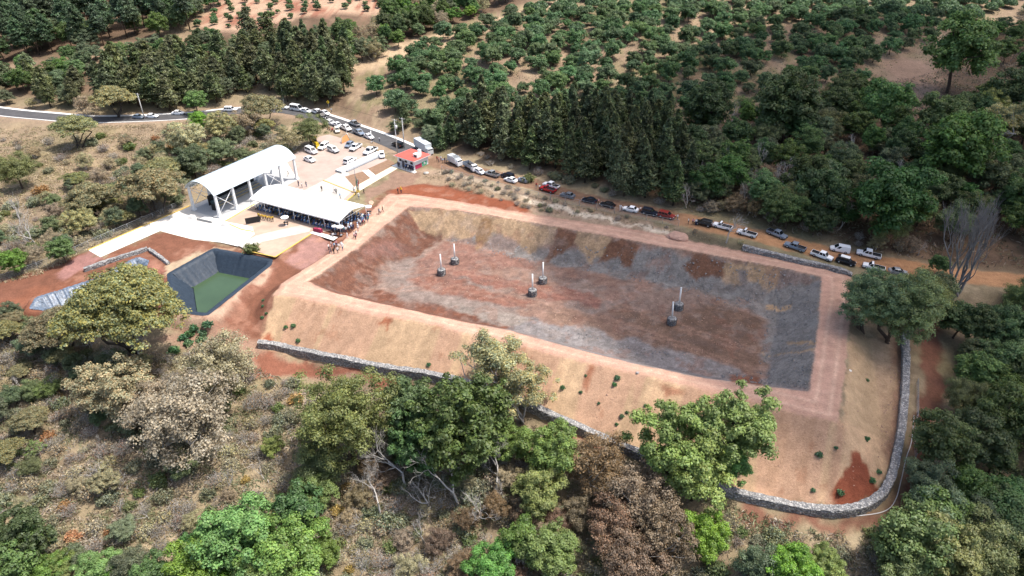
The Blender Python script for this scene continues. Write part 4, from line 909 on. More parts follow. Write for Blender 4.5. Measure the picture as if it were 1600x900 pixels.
def m_backhoe():
    t = base('backhoe'); mb = MB(); Y_ = PAINT['yellow']; mb.box((.9, 0, 1.1), (1.9, 1.0, .8), 0, 0, .9); mb.build('engine_hood', Y_, t)
    mb = MB(); mb.box((-.5, 0, 2.75), (1.6, 1.6, .14))
    mb.build('cab_roof', Y_, t)
    for x in (-1.15, .15):
        for y in (-.68, .68): mb = MB(); mb.box((x, y, 1.9), (.1, .1, 1.6)); mb.build('cab_pillar', Y_, t)
    mb = MB(); mb.box((-.5, 0, 1.75), (1.1, 1.2, 1.2)); mb.build('cab_glass', M_GLASS, t)
    mb = MB(); mb.tube([(-1.3, 0, 1.0), (-2.5, 0, 2.9), (-3.5, 0, 1.7), (-3.4, 0, .7)], [.16, .14, .12, .1], 6); mb.box((-3.35, 0, .5), (.5, .7, .5)); mb.build('digging_arm', Y_, t)
    mb = MB(); mb.box((2.6, 0, .45), (.7, 2.1, .7), 0, 0, .7); mb.tube([(1.2, .5, 1.1), (2.4, .5, .6)], .08, 5); mb.tube([(1.2, -.5, 1.1), (2.4, -.5, .6)], .08, 5); mb.build('front_bucket', Y_, t)
    wheels(t, (1.3,), 1.9, .48); wheels(t, (-.9,), 2.0, .72); return t
def m_moto():
    t = base('motorcycle'); mb = MB(); mb.box((0, 0, .68), (.8, .26, .28), 0, 0, .8); mb.box((-.45, 0, .8), (.6, .24, .1)); mb.build('body', PAINT['red'], t)
    for x in (-.65, .65): mb = MB(); mb.cyl((x, 0, .3), .3, .12, 16, 0, 'y'); mb.build('wheel', M_TYRE, t)
    mb = MB(); mb.tube([(.65, 0, .3), (.45, 0, 1.0)], .04, 5); mb.tube([(.45, -.35, 1.02), (.45, .35, 1.02)], .03, 5); mb.build('handlebar', M_TRIM, t); return t
PROTO = {}
MAKE = {'sedan': m_sedan, 'hatch': lambda: m_sedan(3.95, 1.7, 1.5, hatch=True), 'suv': m_suv, 'suvw': lambda: m_suv(rack=True), 'double': m_pickup, 'single': lambda: m_pickup(False, 5.1), 'bigdouble': lambda: m_pickup(True, 5.8, 2.0, 1.92),
        'van': m_van, 'minibus': lambda: m_van(5.5, 1.95, 2.3, False, 'minibus'), 'minivan': lambda: m_van(4.9, 1.85, 1.95, False, 'minibus'), 'stake': m_stake, 'box': m_box, 'trailer': m_trailer, 'backhoe': m_backhoe, 'moto': m_moto}
CAT = {'sedan': 'car', 'hatch': 'car', 'suv': 'car', 'suvw': 'car', 'double': 'pickup truck', 'single': 'pickup truck', 'bigdouble': 'pickup truck', 'van': 'van', 'minibus': 'van', 'minivan': 'van', 'stake': 'truck', 'box': 'truck', 'trailer': 'truck', 'backhoe': 'excavator', 'moto': 'motorcycle'}
def vehicle(kind, paint, px, py, dx, dy, label, group, z=None):
    if kind not in PROTO: PROTO[kind] = MAKE[kind](); t = PROTO[kind]
    else: t = copy_tree(PROTO[kind])
    g = ground(px, py) if z is None else P(px, py, z); f = ground(px+dx, py+dy) if z is None else P(px+dx, py+dy, z)
    hd = math.atan2(f[1]-g[1], f[0]-g[0]); fw = np.array([math.cos(hd), math.sin(hd)]); s = np.array([-fw[1], fw[0]])
    zz = lambda a, b: float(h(g[0]+fw[0]*a+s[0]*b, g[1]+fw[1]*a+s[1]*b)); pitch = -math.atan2(zz(1.5, 0)-zz(-1.5, 0), 3); roll = math.atan2(zz(0, .8)-zz(0, -.8), 1.6)
    t.location = (g[0], g[1], (zz(1.5, 0)+zz(-1.5, 0))/2+.05); t.rotation_euler = (roll*.7, pitch, hd)
    for ch in t.children:
        if ch.name.split('.')[0] in ('body', 'cab') and kind not in ('moto', 'backhoe'):
            ch.material_slots[0].link = 'OBJECT'; ch.material_slots[0].material = PAINT[paint]
    k_ = .87 if group == GR else .93; t.scale = (k_, k_, k_); tag(t, label, CAT[kind], group); return t
GR, GP, GA = 'vehicles parked along the dirt road', 'vehicles parked on the plaza', 'vehicles on the asphalt road'
for a in [
 ('sedan','bluegrey',217,185,10,1,'blue grey car on the asphalt road right beside the leftmost pole',GA),('sedan','white',238,184,10,0,'pale car on asphalt just right of the leftmost pole',GA),
 ('sedan','white',279,179,10,0,'white car half hidden on the road left of a bright green tree',GA),('suv','white',361,174,10,0,'white vehicle on the road glimpsed between trees left of the minibus',GA),
 ('hatch','white',443,170,8,1,'small white car at the foot of the cypress pole',GA),('minibus','white',465,173,10,1.6,'tall white minibus leading the row under the cypresses',GA),('hatch','white',479,176,9,2,'small white car right behind the white minibus',GA),
 ('double','white',496,178,9,3,'white pickup next to the black car under the cypresses',GA),('suv','black',503,184,9,4,'black car at the roadside left of the yellow sign post',GA),('sedan','white',508,179,9,3,'white car tucked behind the black car on the road',GA),
 ('hatch','white',517,194,9,3,'white car at the left end of the crowded verge',GA),('sedan','white',528,198,9,4,'white car second in the crowded verge beside motorcycles',GA),('hatch','cream',527,206,3,8,'cream car nosed out of the verge row above the backhoe',GA),
 ('double','white',541,203,10,5,'white pickup on the verge just left of the silver pickup',GA),('double','silver',554,196,-10,-4,'silver double cab pickup in the far lane of the asphalt road',GA),
 ('double','bluegrey',561,210,10,5,'blue grey pickup on the road above the parking area',GA),('sedan','white',577,216,10,5,'white car on the road behind the slim white post',GA),('suv','black',622,229,-10,-4,'black car between the two utility poles behind the hut',GA),
 ('moto','red',514,203,8,4,'red motorcycle lying among others beside the crowded verge',GA),('moto','red',519,205,-6,5,'second red motorcycle nearer the cream car',GA),
 ('minivan','white',487,239,10,4,'white passenger van parked on the plaza beside the backhoe',GP),('sedan','white',484,252,10,4,'white sedan parked in front of the white passenger van',GP),('suv','white',506,232,-8,5,'white car squeezed between passenger van and silver white sedan',GP),
 ('suv','pale',521,237,11,4.5,'pale white car third from left in the parked row',GP),('backhoe','yellow',493,228,8,5,'yellow backhoe parked behind the white vans',GP),
 ('hatch','bluegrey',546,229,-9,6,'blue silver car at the left end of the right parked trio',GP),('double','white',556,233,-11,7,'white pickup in the middle of the right parked trio',GP),('bigdouble','white',579,239,-11,6,'large white pickup at the right end of the parked trio',GP),
 ('suv','white',547,254,11,-6,'white wagon with dark rear window parked next to the platform',GP),('hatch','white',597,245,1.5,9,'small white car alone near the hut corner',GP),
 ('trailer','pale',661,236,-12,-7.5,'large pale grey box trailer behind the red roofed hut',GR),('box','white',712,257,-10,-5,'white box truck with striped roof right of the grey trailer',GR),('stake','white',736,265,10,6,'stake sided truck with dark empty bed and white cab',GR),('hatch','white',750,271,9,4,'small white car nosed against the stake truck',GR),
 ('double','silver',769,275,-10,-3,'silver pickup under the first conifers right of the stake truck',GR),('suv','navy',793,278,-9,-3,'dark navy sport utility in conifer shade left of round bush',GR),('sedan','white',798,284,-10,-3,'white car below the navy sport utility',GR),('hatch','bluegrey',817,284,-10,-3,'grey car half hidden behind the round bush',GR),
 ('double','white',861,293,-10,-3,'white pickup behind the bright red pickup',GR),('single','red',856,299,-10,-3,'bright red pickup on the shaded dirt road',GR),('sedan','grey',887,308,-10,-2.6,'grey car right of the bright red pickup',GR),('sedan','navy',921,316,-10,-2.2,'dark car behind the wire fence posts on the bank',GR),
 ('sedan','black',949,323,-10,-2.2,'black sedan left of the white sedan on the dirt road',GR),('sedan','white',985,330,-10,-2,'white sedan alone among dark cars on the dirt road',GR),('suv','navy',1015,335,10,2.4,'dark navy wagon between white sedan and red wagon',GR),('suv','dark_red',1041,340,10,2.4,'dark red wagon in the roadside row',GR),
 ('suv','black',1099,352,-10,-2.4,'black sport utility beside three standing people',GR),('single','white',1128,357,-10,-2.6,'white single cab pickup right of the black sport utility',GR),('single','white',1166,368,-10,-2.8,'white single cab pickup with dark bed below dry grey scrub',GR),
 ('double','bluegrey',1213,369,10,4,'blue grey pickup on the far side of the dirt road',GR),('double','bluegrey',1241,389,-10,-3.3,'blue grey pickup with dark hood stripe near the roadside gabion wall',GR),('double','white',1283,403,10,3.6,'white double cab pickup nose right against the roadside gabion wall',GR),
 ('van','white',1311,393,-10,-2,'white panel van on the far side of the dirt road',GR),('suvw','black',1320,412,10,3,'black sport utility with a white roof panel',GR),('bigdouble','white',1356,401,-10,-2.4,'large white double cab pickup with black bed on the dirt road',GR),
 ('single','white',1364,421,-10,-2.5,'white single cab pickup partly covered by the round crest tree',GR),('sedan','silver',1402,428,10,1.5,'last silver car showing its dark windshield behind the crest tree',GR)]: vehicle(*a)

# ------------------------------------------------------------------ people
M_SKIN = mat('skin', (.30, .16, .10), .6); M_HAIR = mat('hair', (.015, .012, .01), .7)
CLOTH = {n: mat('cloth_'+n, c, .85) for n, c in [('white', (.75, .75, .74)), ('navy', (.02, .03, .08)), ('blue', (.10, .22, .45)), ('lightblue', (.35, .5, .66)), ('black', (.02, .02, .022)), ('yellow', (.70, .46, .03)), ('red', (.4, .04, .04)), ('pink', (.6, .3, .32)), ('khaki', (.33, .26, .17)), ('grey', (.2, .2, .2)), ('jeans', (.05, .08, .16)), ('green', (.05, .2, .08)), ('teal', (.06, .25, .28))]}
def figure(pose):
    J = []; E = []
    def j(p, r, par=None):
        J.append((p, r)); 
        if par is not None: E.append((par, len(J)-1))
        return len(J)-1
    if pose != 'sit':
        st_ = {'stand': .0, 'walk': .22, 'wide': .06}[pose]
        pel = j((0, 0, .95), (.15, .11)); wa = j((0, 0, 1.12), (.135, .095), pel); ch = j((0, 0, 1.34), (.175, .11), wa); nk = j((0, .01, 1.5), (.06, .06), ch); hd = j((0, .03, 1.60), (.085, .095), nk); tp = j((0, .02, 1.72), (.07, .08), hd)
        for s in (-1, 1):
            hp = j((s*.09, 0, .86), (.095, .095), pel); kn = j((s*.1, .06+st_*s*.6, .48), (.065, .065), hp); an = j((s*.1, st_*s, .09), (.045, .045), kn); j((s*.11, st_*s+.17, .04), (.045, .03), an)
            sh = j((s*.2, 0, 1.40), (.065, .065), ch); el = j((s*.25, -.03-.08*s*(st_ > .1), 1.12), (.045, .045), sh); wr = j((s*.24, .1-.15*s*(st_ > .1), .88), (.032, .032), el); hn = j((s*.235, .13-.16*s*(st_ > .1), .78), (.038, .022), wr)
    else:
        pel = j((0, 0, .54), (.15, .12)); wa = j((0, -.03, .72), (.135, .10), pel); ch = j((0, -.04, .94), (.175, .11), wa); nk = j((0, -.02, 1.1), (.06, .06), ch); hd = j((0, .01, 1.2), (.085, .095), nk); tp = j((0, 0, 1.32), (.07, .08), hd)
        for s in (-1, 1):
            hp = j((s*.1, .1, .52), (.095, .085), pel); kn = j((s*.12, .45, .5), (.065, .065), hp); an = j((s*.12, .46, .09), (.045, .045), kn); j((s*.13, .62, .04), (.045, .03), an)
            sh = j((s*.2, -.03, 1.0), (.065, .065), ch); el = j((s*.25, .02, .74), (.045, .045), sh); wr = j((s*.17, .26, .62), (.032, .032), el); j((s*.14, .34, .6), (.038, .022), wr)
    me = bpy.data.meshes.new('tmp'); me.from_pydata([p for p, r in J], E, []); o = bpy.data.objects.new('tmp', me); COL.objects.link(o)
    md = o.modifiers.new('s', 'SKIN'); md.use_smooth_shade = True
    for i, (p, r) in enumerate(J): me.skin_vertices[0].data[i].radius = r
    me.skin_vertices[0].data[0].use_root = True
    sb = o.modifiers.new('u', 'SUBSURF'); sb.levels = 1
    dg = bpy.context.evaluated_depsgraph_get(); out = bpy.data.meshes.new_from_object(o.evaluated_get(dg)); bpy.data.objects.remove(o); bpy.data.meshes.remove(me)
    out.name = 'person'; out.materials.clear()
    for m in (CLOTH['white'], CLOTH['navy'], M_SKIN, M_HAIR, M_TRIM): out.materials.append(m)
    zn, zw = (1.46, .98) if pose != 'sit' else (1.06, .6)
    for f in out.polygons:
        c = f.center; zr = c.z
        k = 0
        if zr > zn+.13 and c.y < .05 or zr > zn+.2: k = 3
        elif zr > zn: k = 2
        elif zr < .085: k = 4
        elif abs(c.x) > .2 and (zr < (1.02 if pose != 'sit' else .72)) and (pose != 'sit' or zr > .57): k = 2
        elif zr < zw: k = 1
        if pose == 'sit' and abs(c.x) < .19 and c.y > .28 and zr > .565 and zr < .68: k = 2
        f.material_index = k
    return out
FIG = {p: figure(p) for p in ('stand', 'walk', 'sit')}
def hat_mesh(kind):
    mb = MB(); n = 12
    if kind == 'hat':
        mb.loft([[(r_*math.cos(2*math.pi*k/n), r_*math.sin(2*math.pi*k/n)+.02, z_) for k in range(n)] for r_, z_ in ((.2, 1.665), (.205, 1.675), (.11, 1.685), (.1, 1.78), (.05, 1.80))])
    else:
        mb.loft([[(r_*math.cos(2*math.pi*k/n), r_*math.sin(2*math.pi*k/n)+.02, z_) for k in range(n)] for r_, z_ in ((.125, 1.66), (.13, 1.68), (.115, 1.75), (.06, 1.79))])
    return mb.mesh('hat', [CLOTH['white']])
HATM = {k: hat_mesh(k) for k in ('hat', 'helmet')}
def person(pose, loc, rz, shirt, legs, label, group, hat=None, hatc='white', scale=None):
    o = link('person', FIG[pose]); o.location = loc; o.rotation_euler = (0, 0, rz); s = scale or random.uniform(.93, 1.04); o.scale = (s, s, s)
    for i, m in ((0, CLOTH[shirt]), (1, CLOTH[legs])): o.material_slots[i].link = 'OBJECT'; o.material_slots[i].material = m
    if hat:
        k = link('hat', HATM[hat], o); k.location = (0, 0, 0 if pose != 'sit' else -.4); k.material_slots[0].link = 'OBJECT'; k.material_slots[0].material = CLOTH[hatc]
    return tag(o, label, 'person', group)
def standing(lst, group):
    for (px, py, shirt, legs, label, *hat) in lst:
        g = ground(px, py); person(random.choice(('stand', 'walk')), g, random.uniform(0, 6.28), shirt, legs, label, group, *(hat or ()))
standing([(514,391,'white','black','leftmost person of the cluster on the crest road, white shirt'),(518,386,'white','navy','person in white at the back left of the crest road cluster'),(523,389,'lightblue','black','person in light blue in the middle of the crest road cluster'),
 (522,397,'black','black','person all in black at the front of the crest road cluster'),(528,396,'white','black','person in white shirt and black trousers, front right of the crest cluster'),(517,396,'grey','jeans','person in grey at front left of the crest road cluster'),
 (530,390,'white','khaki','person in white and khaki in the crest road cluster'),(534,387,'white','white','person wholly in white right of the crest road cluster'),(536,391,'white','jeans','rightmost person of the crest road cluster, white shirt and jeans','hat'),(526,385,'pink','navy','person in pink at the back of the crest road cluster')], 'people clustered on the crest road')
standing([(598,331,'black','black','person in black of the pair at the crest road bend'),(594,335,'white','black','person in white at the crest road bend, left of the pair'),(592,334,'grey','grey','person in grey at the crest road bend'),(557,370,'white','black','person in white walking on the crest road right of the marquee'),
 (554,372,'white','navy','person in white and navy walking in a pair right of the marquee'),(556,374,'pink','black','person in pink walking right of the marquee'),(560,361,'white','jeans','person in white just past the marquee corner','hat'),(570,350,'white','black','person in white by the right end of the marquee'),(568,352,'red','black','person in red by the right end of the marquee'),
 (575,347,'teal','jeans','person in teal beside the far umbrella'),(519,371,'black','black','person in black beside the small white umbrella'),(521,373,'white','black','person in white beside the small white umbrella'),(543,372,'white','white','person in white right of the larger umbrella')], 'people walking near the marquee')
standing([(503,299,'black','black','lone person in black on the plaza behind the marquee'),(479,292,'grey','jeans','person in grey beside the rear canopy column'),(472,293,'white','navy','person in white beside the rear canopy column'),(467,291,'navy','navy','person in navy at the rear canopy column'),(526,303,'grey','black','person crouched small on the plaza slab'),(523,301,'white','jeans','person in white and jeans on the plaza slab'),
 (532,311,'lightblue','grey','person at the yellow kerb tip behind the marquee'),(553,301,'white','jeans','person in white at the foot of the flag mast'),(556,305,'white','black','person in white and black at the foot of the flag mast'),(560,301,'navy','navy','person in navy right of the flag mast'),(569,303,'black','black','person with white hat alone right of the flag mast','hat'),(561,311,'white','jeans','person with white hat on red soil below the flag mast','hat'),
 (622,303,'black','black','dark clad worker on the far bend of the crest road','helmet','red'),(627,302,'yellow','navy','worker with yellow vest and helmet on the far bend of the crest road','helmet','yellow'),(451,275,'black','black','person in black under the rear of the arched canopy'),
 (582,224,'navy','black','person in navy by the white post at the parking edge'),(593,222,'white','navy','person in white at the road edge near the white sedan')], 'people on the plaza')
standing([(686,254,'pink','navy','person in pink at the rear of the grey trailer'),(689,252,'white','jeans','person in white at the rear of the grey trailer'),(692,255,'lightblue','black','person in light blue between trailer and box truck'),(695,254,'navy','navy','person in navy left of the box truck'),(683,252,'red','black','person in red behind the trailer doors'),(698,256,'grey','black','person in grey at the box truck'),
 (838,294,'red','grey','person in red left of the bright red pickup'),(843,297,'white','black','person in white left of the bright red pickup'),(969,329,'white','white','person in white left of the white sedan on the dirt road'),(972,331,'white','grey','second person in white at the nose of the white sedan'),(1000,332,'white','black','person in white behind the white sedan'),(935,319,'pink','black','person in pink beside the black sedan'),
 (1075,350,'white','black','leftmost of three people beside the black sport utility'),(1082,351,'pink','black','middle of three people beside the black sport utility'),(1087,352,'white','navy','rightmost of three people beside the black sport utility'),(1058,344,'white','grey','person in white right of the dark red wagon'),(518,176,'lightblue','navy','person in light blue walking on the asphalt near the yellow sign'),(509,190,'white','black','person in white walking past the black car')], 'people along the road')
for i in range(9):
    q = P(405+i*2.75, 342+i*.55+(i % 2)*1.0, 0); person('stand', q, mang+math.pi+random.uniform(-.3, .3), 'yellow', 'black', ['first yellow shirted person from the dark board end of the row','second yellow shirted person in the row','third yellow shirted person in the row','fourth yellow shirted person in the row','middle fifth yellow shirted person in the row','sixth yellow shirted person in the row','seventh yellow shirted person in the row','eighth yellow shirted person in the row','last yellow shirted person nearest the marquee crowd'][i], 'yellow shirted people in a row')
for i, (x, sh) in enumerate([(-5.6, 'navy'), (-5.2, 'black'), (-4.9, 'navy'), (-2.6, 'blue'), (-1.6, 'white'), (-.6, 'navy'), (.3, 'navy'), (-3.6, 'black')]):
    q = c0+d1*x-d2*.9; person('stand', (*q, .16), random.uniform(0, 6), sh, 'black', 'person in %s leaning at the hut front, %s along it' % (sh, ['far left', 'second', 'third', 'fifth', 'sixth', 'seventh', 'right corner', 'fourth'][i]), 'people at the hut front')
# seated crowd and its chairs under the marquee
def chair_mesh():
    mb = MB(); mb.box((0, 0, .44), (.42, .42, .04)); mb.box((0, -.2, .68), (.42, .03, .44))
    for x in (-.19, .19):
        for y in (-.18, .18): mb.box((x, y, .21), (.03, .03, .42))
    return mb.mesh('chair', [CLOTH['white']])
CH = chair_mesh(); nrow = 0
rs = random.Random(5); cols = ['navy']*4+['blue']*4+['lightblue']*3+['black']*4+['white']*4+['jeans', 'teal', 'grey', 'pink']
face = mang+R(90)-R(90)
nx = 30; ny = 8
for a in range(nx):
    for b in range(ny):
        x = 1.2+a*(ML-1.5)/(nx-1); y = .45+b*(MW-1.0)/(ny-1)
        edge = b < 4 or a > nx-9
        if not edge or (rs.random() < .06): continue
        q = inm(x+rs.uniform(-.1, .1), y+rs.uniform(-.08, .08), 0); rz = mang+math.pi/2+rs.uniform(-.12, .12)
        where = 'front rows' if b < 4 and a <= nx-9 else ('right end' if a > nx-5 else 'right half')
        c = link('chair', CH); c.location = q; c.rotation_euler = (0, 0, rz); c.material_slots[0].link = 'OBJECT'; c.material_slots[0].material = CLOTH['blue' if rs.random() < .7 else 'navy']
        tag(c, 'blue event chair in the %s under the white marquee' % where, 'chair', 'chairs under the marquee, '+where)
        sh = rs.choice(cols if a < nx-4 else ['lightblue', 'white', 'blue', 'white', 'lightblue', 'navy']); lg = rs.choice(['black', 'jeans', 'navy'])
        person('sit', q, rz, sh, lg, 'seated person in %s top in the %s under the marquee' % (sh, where), 'seated crowd in the %s, %s' % (where, sh), 'hat' if rs.random() < .18 else None, 'white')
for i in range(22):
    q = inm(ML+.3+rs.uniform(0, 1.3), rs.uniform(.2, MW)); sh = rs.choice(['white', 'lightblue', 'blue', 'white', 'navy', 'teal']); person('stand', q, mang+math.pi/2+rs.uniform(-.5, .5), sh, rs.choice(['black', 'jeans', 'navy']), 'standing person in %s top crowding the sunny right end of the marquee' % sh, 'standing crowd at the marquee end, '+sh, 'hat' if rs.random() < .3 else None)
# ------------------------------------------------------------------ vegetation meshes
def unit(v): return v/(np.linalg.norm(v, axis=-1, keepdims=True)+1e-9)
def leaves(rng, C, Nrm, size, tone, aspect=.62, align=.6):     # diamond leaf sprays at C facing roughly Nrm
    n = len(C); nn = unit(Nrm*align+unit(rng.normal(size=(n, 3)))*(1-align)); a = unit(np.cross(nn, rng.normal(size=(n, 3)))); b = np.cross(nn, a)
    s = (size*rng.uniform(.6, 1.35, n))[:, None]; a = a*s; b = b*s*aspect; bend = nn*s*.18
    return np.stack([C-a-bend, C-b+bend, C+a-bend, C+b+bend], 1), tone
def tones(rng, n, lo=.7, hi=1.25, yellow=.15, clump=None):
    t = rng.uniform(lo, hi, (n, 1)) if clump is None else clump[:, None]*rng.uniform(.8, 1.2, (n, 1))
    y = rng.uniform(-yellow, yellow, (n, 1)); return np.clip(np.concatenate([t*(1+y), t*(1+.3*y), t*(1-.6*y)], 1), .05, 3)
def limb(mb, a, b, r0, r1, rng, n=4, wob=.12, sides=5):
    a = np.array(a, float); b = np.array(b, float); L = np.linalg.norm(b-a); pts = [a+(b-a)*k/n+rng.normal(size=3)*L*wob/n*(0 < k < n) for k in range(n+1)]
    mb.tube(pts, list(np.linspace(r0, r1, n+1)), sides); return pts
M_BARK = mat('bark', (.085, .06, .045), .95, var=.3, scale=4); M_BARKG = mat('grey_bark', (.40, .375, .345), .95, var=.25, scale=4); M_BARKD = mat('dark_bark', (.05, .04, .034), .95, var=.3, scale=4)
FINE = [2.1, .62]
def broadleaf(seed, m, Rr=4.0, Rz=3.4, hc=5.0, puffs=46, leafn=5200, size=.34, flat=.0, pr=(.22, .38), fill=.35, bark=None, gap=0, yellow=.15, tr=.2, stems=1):
    leafn = int(leafn*FINE[0]); size *= FINE[1]
    rng = np.random.default_rng(seed); d = unit(rng.normal(size=(puffs*3, 3))); d = d[d[:, 2] > -.45-.4*(flat == 0)][:puffs]
    if flat: d[:, 2] = np.abs(d[:, 2])
    ph = rng.uniform(0, 6.28, 3); lob = 1+.20*np.sin(3*np.arctan2(d[:, 1], d[:, 0])+ph[0])+.14*np.sin(5*np.arctan2(d[:, 1], d[:, 0])+ph[1])*np.abs(d[:, 0])
    rad = rng.uniform(.62, .95, len(d))*lob
    pc = d*np.array([Rr, Rr, Rz])*rad[:, None]
    if flat:
        rr_ = np.sqrt(rng.random(len(d)))*.92; an = np.arctan2(d[:, 1], d[:, 0]); pc = np.stack([np.cos(an)*rr_*Rr*lob, np.sin(an)*rr_*Rr*lob, Rz*(.62-.95*rr_**2.2)+rng.normal(size=len(d))*Rz*.08], 1)
    inn = rng.random(len(d)) < fill; pc[inn] *= rng.uniform(.3, .75, (inn.sum(), 1))
    if gap: pc = pc[rng.random(len(pc)) > gap]
    k = len(pc); r = rng.uniform(*pr, k)*Rr; w = r**2; cnt = rng.choice(k, leafn, p=w/w.sum())
    dd = unit(rng.normal(size=(leafn, 3))); dd[:, 2] = np.where(dd[:, 2] < -.3, -dd[:, 2], dd[:, 2]); sq = np.array([1, 1, .55 if flat else .8])
    ctr = pc[cnt]+dd*sq*(r[cnt]*rng.uniform(.2, 1.45, leafn)**.8)[:, None]
    ctr[:, 2] += hc
    pt = rng.uniform(.72, 1.28, k); V, T = leaves(rng, ctr, dd*np.array([1, 1, 1.2])+np.array([0, 0, .35]), size, tones(rng, leafn, yellow=yellow, clump=pt[cnt]))
    crown = quads_mesh('crown', V, T, m)
    mb = MB(); top = np.array([rng.normal()*.3, rng.normal()*.3, hc-Rz*.45])
    if stems == 1: limb(mb, (0, 0, -.4), top, tr*1.15, tr*.7, rng, 5, .1, 7); roots = [top]
    else:
        roots = []
        for s_ in range(stems): q = top+np.array([rng.normal()*Rr*.3, rng.normal()*Rr*.3, 0]); limb(mb, (rng.normal()*.25, rng.normal()*.25, -.4), q, tr, tr*.6, rng, 5, .14, 6); roots.append(q)
    for i in rng.choice(k, min(k, 16), replace=False): limb(mb, roots[i % len(roots)], pc[i]+np.array([0, 0, hc]), tr*.5, tr*.12, rng, 3, .16, 4)
    return mb.mesh('trunk', bark or M_BARK), crown
def conifer(seed, m, H=16.0, Rr=2.6, cone=True, leafn=5200, size=.36, bare=.18, dens=1.0):
    rng = np.random.default_rng(seed); Cs = []; Ns = []; Ts = []; mb = MB()
    mb.tube([(0, 0, -.5), (rng.normal()*.1, rng.normal()*.1, H*.5), (rng.normal()*.15, rng.normal()*.15, H*.98)], [.26, .16, .03], 7); nlev = int(30*dens); per = max(1, leafn//(nlev*7))
    for i in range(nlev):
        f = min(.995, max(.0, (i+rng.uniform(-.4, .4))/nlev)); z = H*(bare+(1-bare)*f); prof = ((1-f)**.75*(.55+.45*min(1, f*5+.3))) if cone else (1-f**2.2)**.7*(.6+.4*min(1, f*4))
        for k in range(7):
            if rng.random() < .14: continue
            a = rng.uniform(0, 6.28); L = Rr*prof*rng.uniform(.45, 1.3)+.15; tl = rng.choice([.55, .8, 1.0, 1.25, 1.7])
            t = np.sqrt(rng.random(per)); drop = -.32*L*t**1.5+rng.normal(size=per)*.16+.12*L
            spread = rng.normal(size=per)*.2*L*t
            Cs.append(np.stack([np.cos(a)*L*t-np.sin(a)*spread, np.sin(a)*L*t+np.cos(a)*spread, z+drop], 1))
            Ns.append(np.tile([np.cos(a)*.5, np.sin(a)*.5, .8], (per, 1))); Ts.append(np.full(per, tl))
            if k < 2 and i % 2 == 0: mb.tube([(0, 0, z), (np.cos(a)*L*.8, np.sin(a)*L*.8, z-.15*L)], [.05, .015], 3)
    Cc = np.concatenate(Cs); V, T = leaves(rng, Cc, np.concatenate(Ns), size, tones(rng, len(Cc), clump=np.concatenate(Ts), yellow=.12), .42, .5)
    return mb.mesh('trunk', M_BARKD if cone else M_BARK), quads_mesh('crown', V, T, m)
def bare_tree(seed, H=7.0, spread=.8, depth=5, m=None, r0=.16, stems=1, up=.25):
    rng = np.random.default_rng(seed); mb = MB(); tk = MB()
    def grow(p, d, L, r, k):
        e = p+d*L; b = tk if k >= depth-1 else mb; mid = (p+e)/2+rng.normal(size=3)*L*.07
        b.tube([p, mid, e], [r, r*.82, r*.62], 5 if r > .05 else 3, cap=False)
        if k == 0: return
        for j in range(rng.integers(2, 4)+(1 if k < 3 else 0)):
            nd = unit(d+rng.normal(size=3)*spread*.62+np.array([0, 0, up])); grow(e if j < 2 else mid, nd, L*rng.uniform(.58, .86), r*.58, k-1)
    for s in range(stems):
        d = unit(np.array([rng.normal()*.22, rng.normal()*.22, 1.0])); grow(np.array([rng.normal()*.3*(stems > 1), rng.normal()*.3*(stems > 1), -.3]), d, H*.32, r0, depth)
    return tk.mesh('trunk', m or M_BARKG), mb.mesh('branches', m or M_BARKG)
def twig_shrub(seed, m, Rr=1.6, Hh=1.8, n=420, leafn=600, size=.16, twig=None):
    rng = np.random.default_rng(seed); mb = MB(); E = []
    for i in range(n//6):
        a = rng.uniform(0, 6.28); sp = rng.uniform(.1, 1)*Rr; e = np.array([np.cos(a)*sp, np.sin(a)*sp, Hh*rng.uniform(.5, 1)*(1-.35*(sp/Rr)**2)]); b = np.array([np.cos(a)*.2, np.sin(a)*.2, -.1])
        mid = (b+e)/2+rng.normal(size=3)*.18; mb.tube([b, mid, e], [.03, .02, .008], 3, cap=False); E.append(e)
        for k in range(4):
            q = mid+(e-mid)*rng.random(); f = q+rng.normal(size=3)*np.array([.45, .45, .3])*Rr*.4; mb.tube([q, f], [.014, .006], 3, cap=False); E.append(f)
    E = np.array(E); c = E[rng.integers(0, len(E), leafn)]+rng.normal(size=(leafn, 3))*Rr*.13; c[:, 2] = np.abs(c[:, 2])
    V, T = leaves(rng, c, c*np.array([.4, .4, 1])+np.array([0, 0, .5]), size, tones(rng, leafn, .65, 1.3, .2), .6, .35)
    return mb.mesh('stems', twig or M_BARKG), quads_mesh('foliage', V, T, m)
LM = {n: leaf_material('leaf_'+n, *c) for n, c in {
 'avocado': ((.102, .172, .064), .35, .24), 'dark': ((.092, .148, .042), .35, .24), 'green': ((.112, .195, .052), .35, .24), 'bright': ((.16, .285, .055), .35), 'lime': ((.235, .285, .078), .35), 'olive': ((.168, .202, .070), .35), 'acacia': ((.265, .25, .108), .35),
 'pale': ((.38, .36, .175), .35), 'conifer': ((.125, .165, .072), .4), 'brownconifer': ((.155, .18, .08), .4), 'pine': ((.10, .152, .078), .4), 'brown': ((.22, .155, .09), .3), 'tan': ((.35, .295, .175), .3), 'blossom': ((.40, .33, .225), .35), 'orange': ((.40, .24, .095), .3),
 'greygreen': ((.23, .24, .14), .3), 'sage': ((.15, .195, .095), .35, .24), 'fresh': ((.165, .225, .10), .35), 'squash': ((.11, .22, .10),)}.items()}
VAR = {}
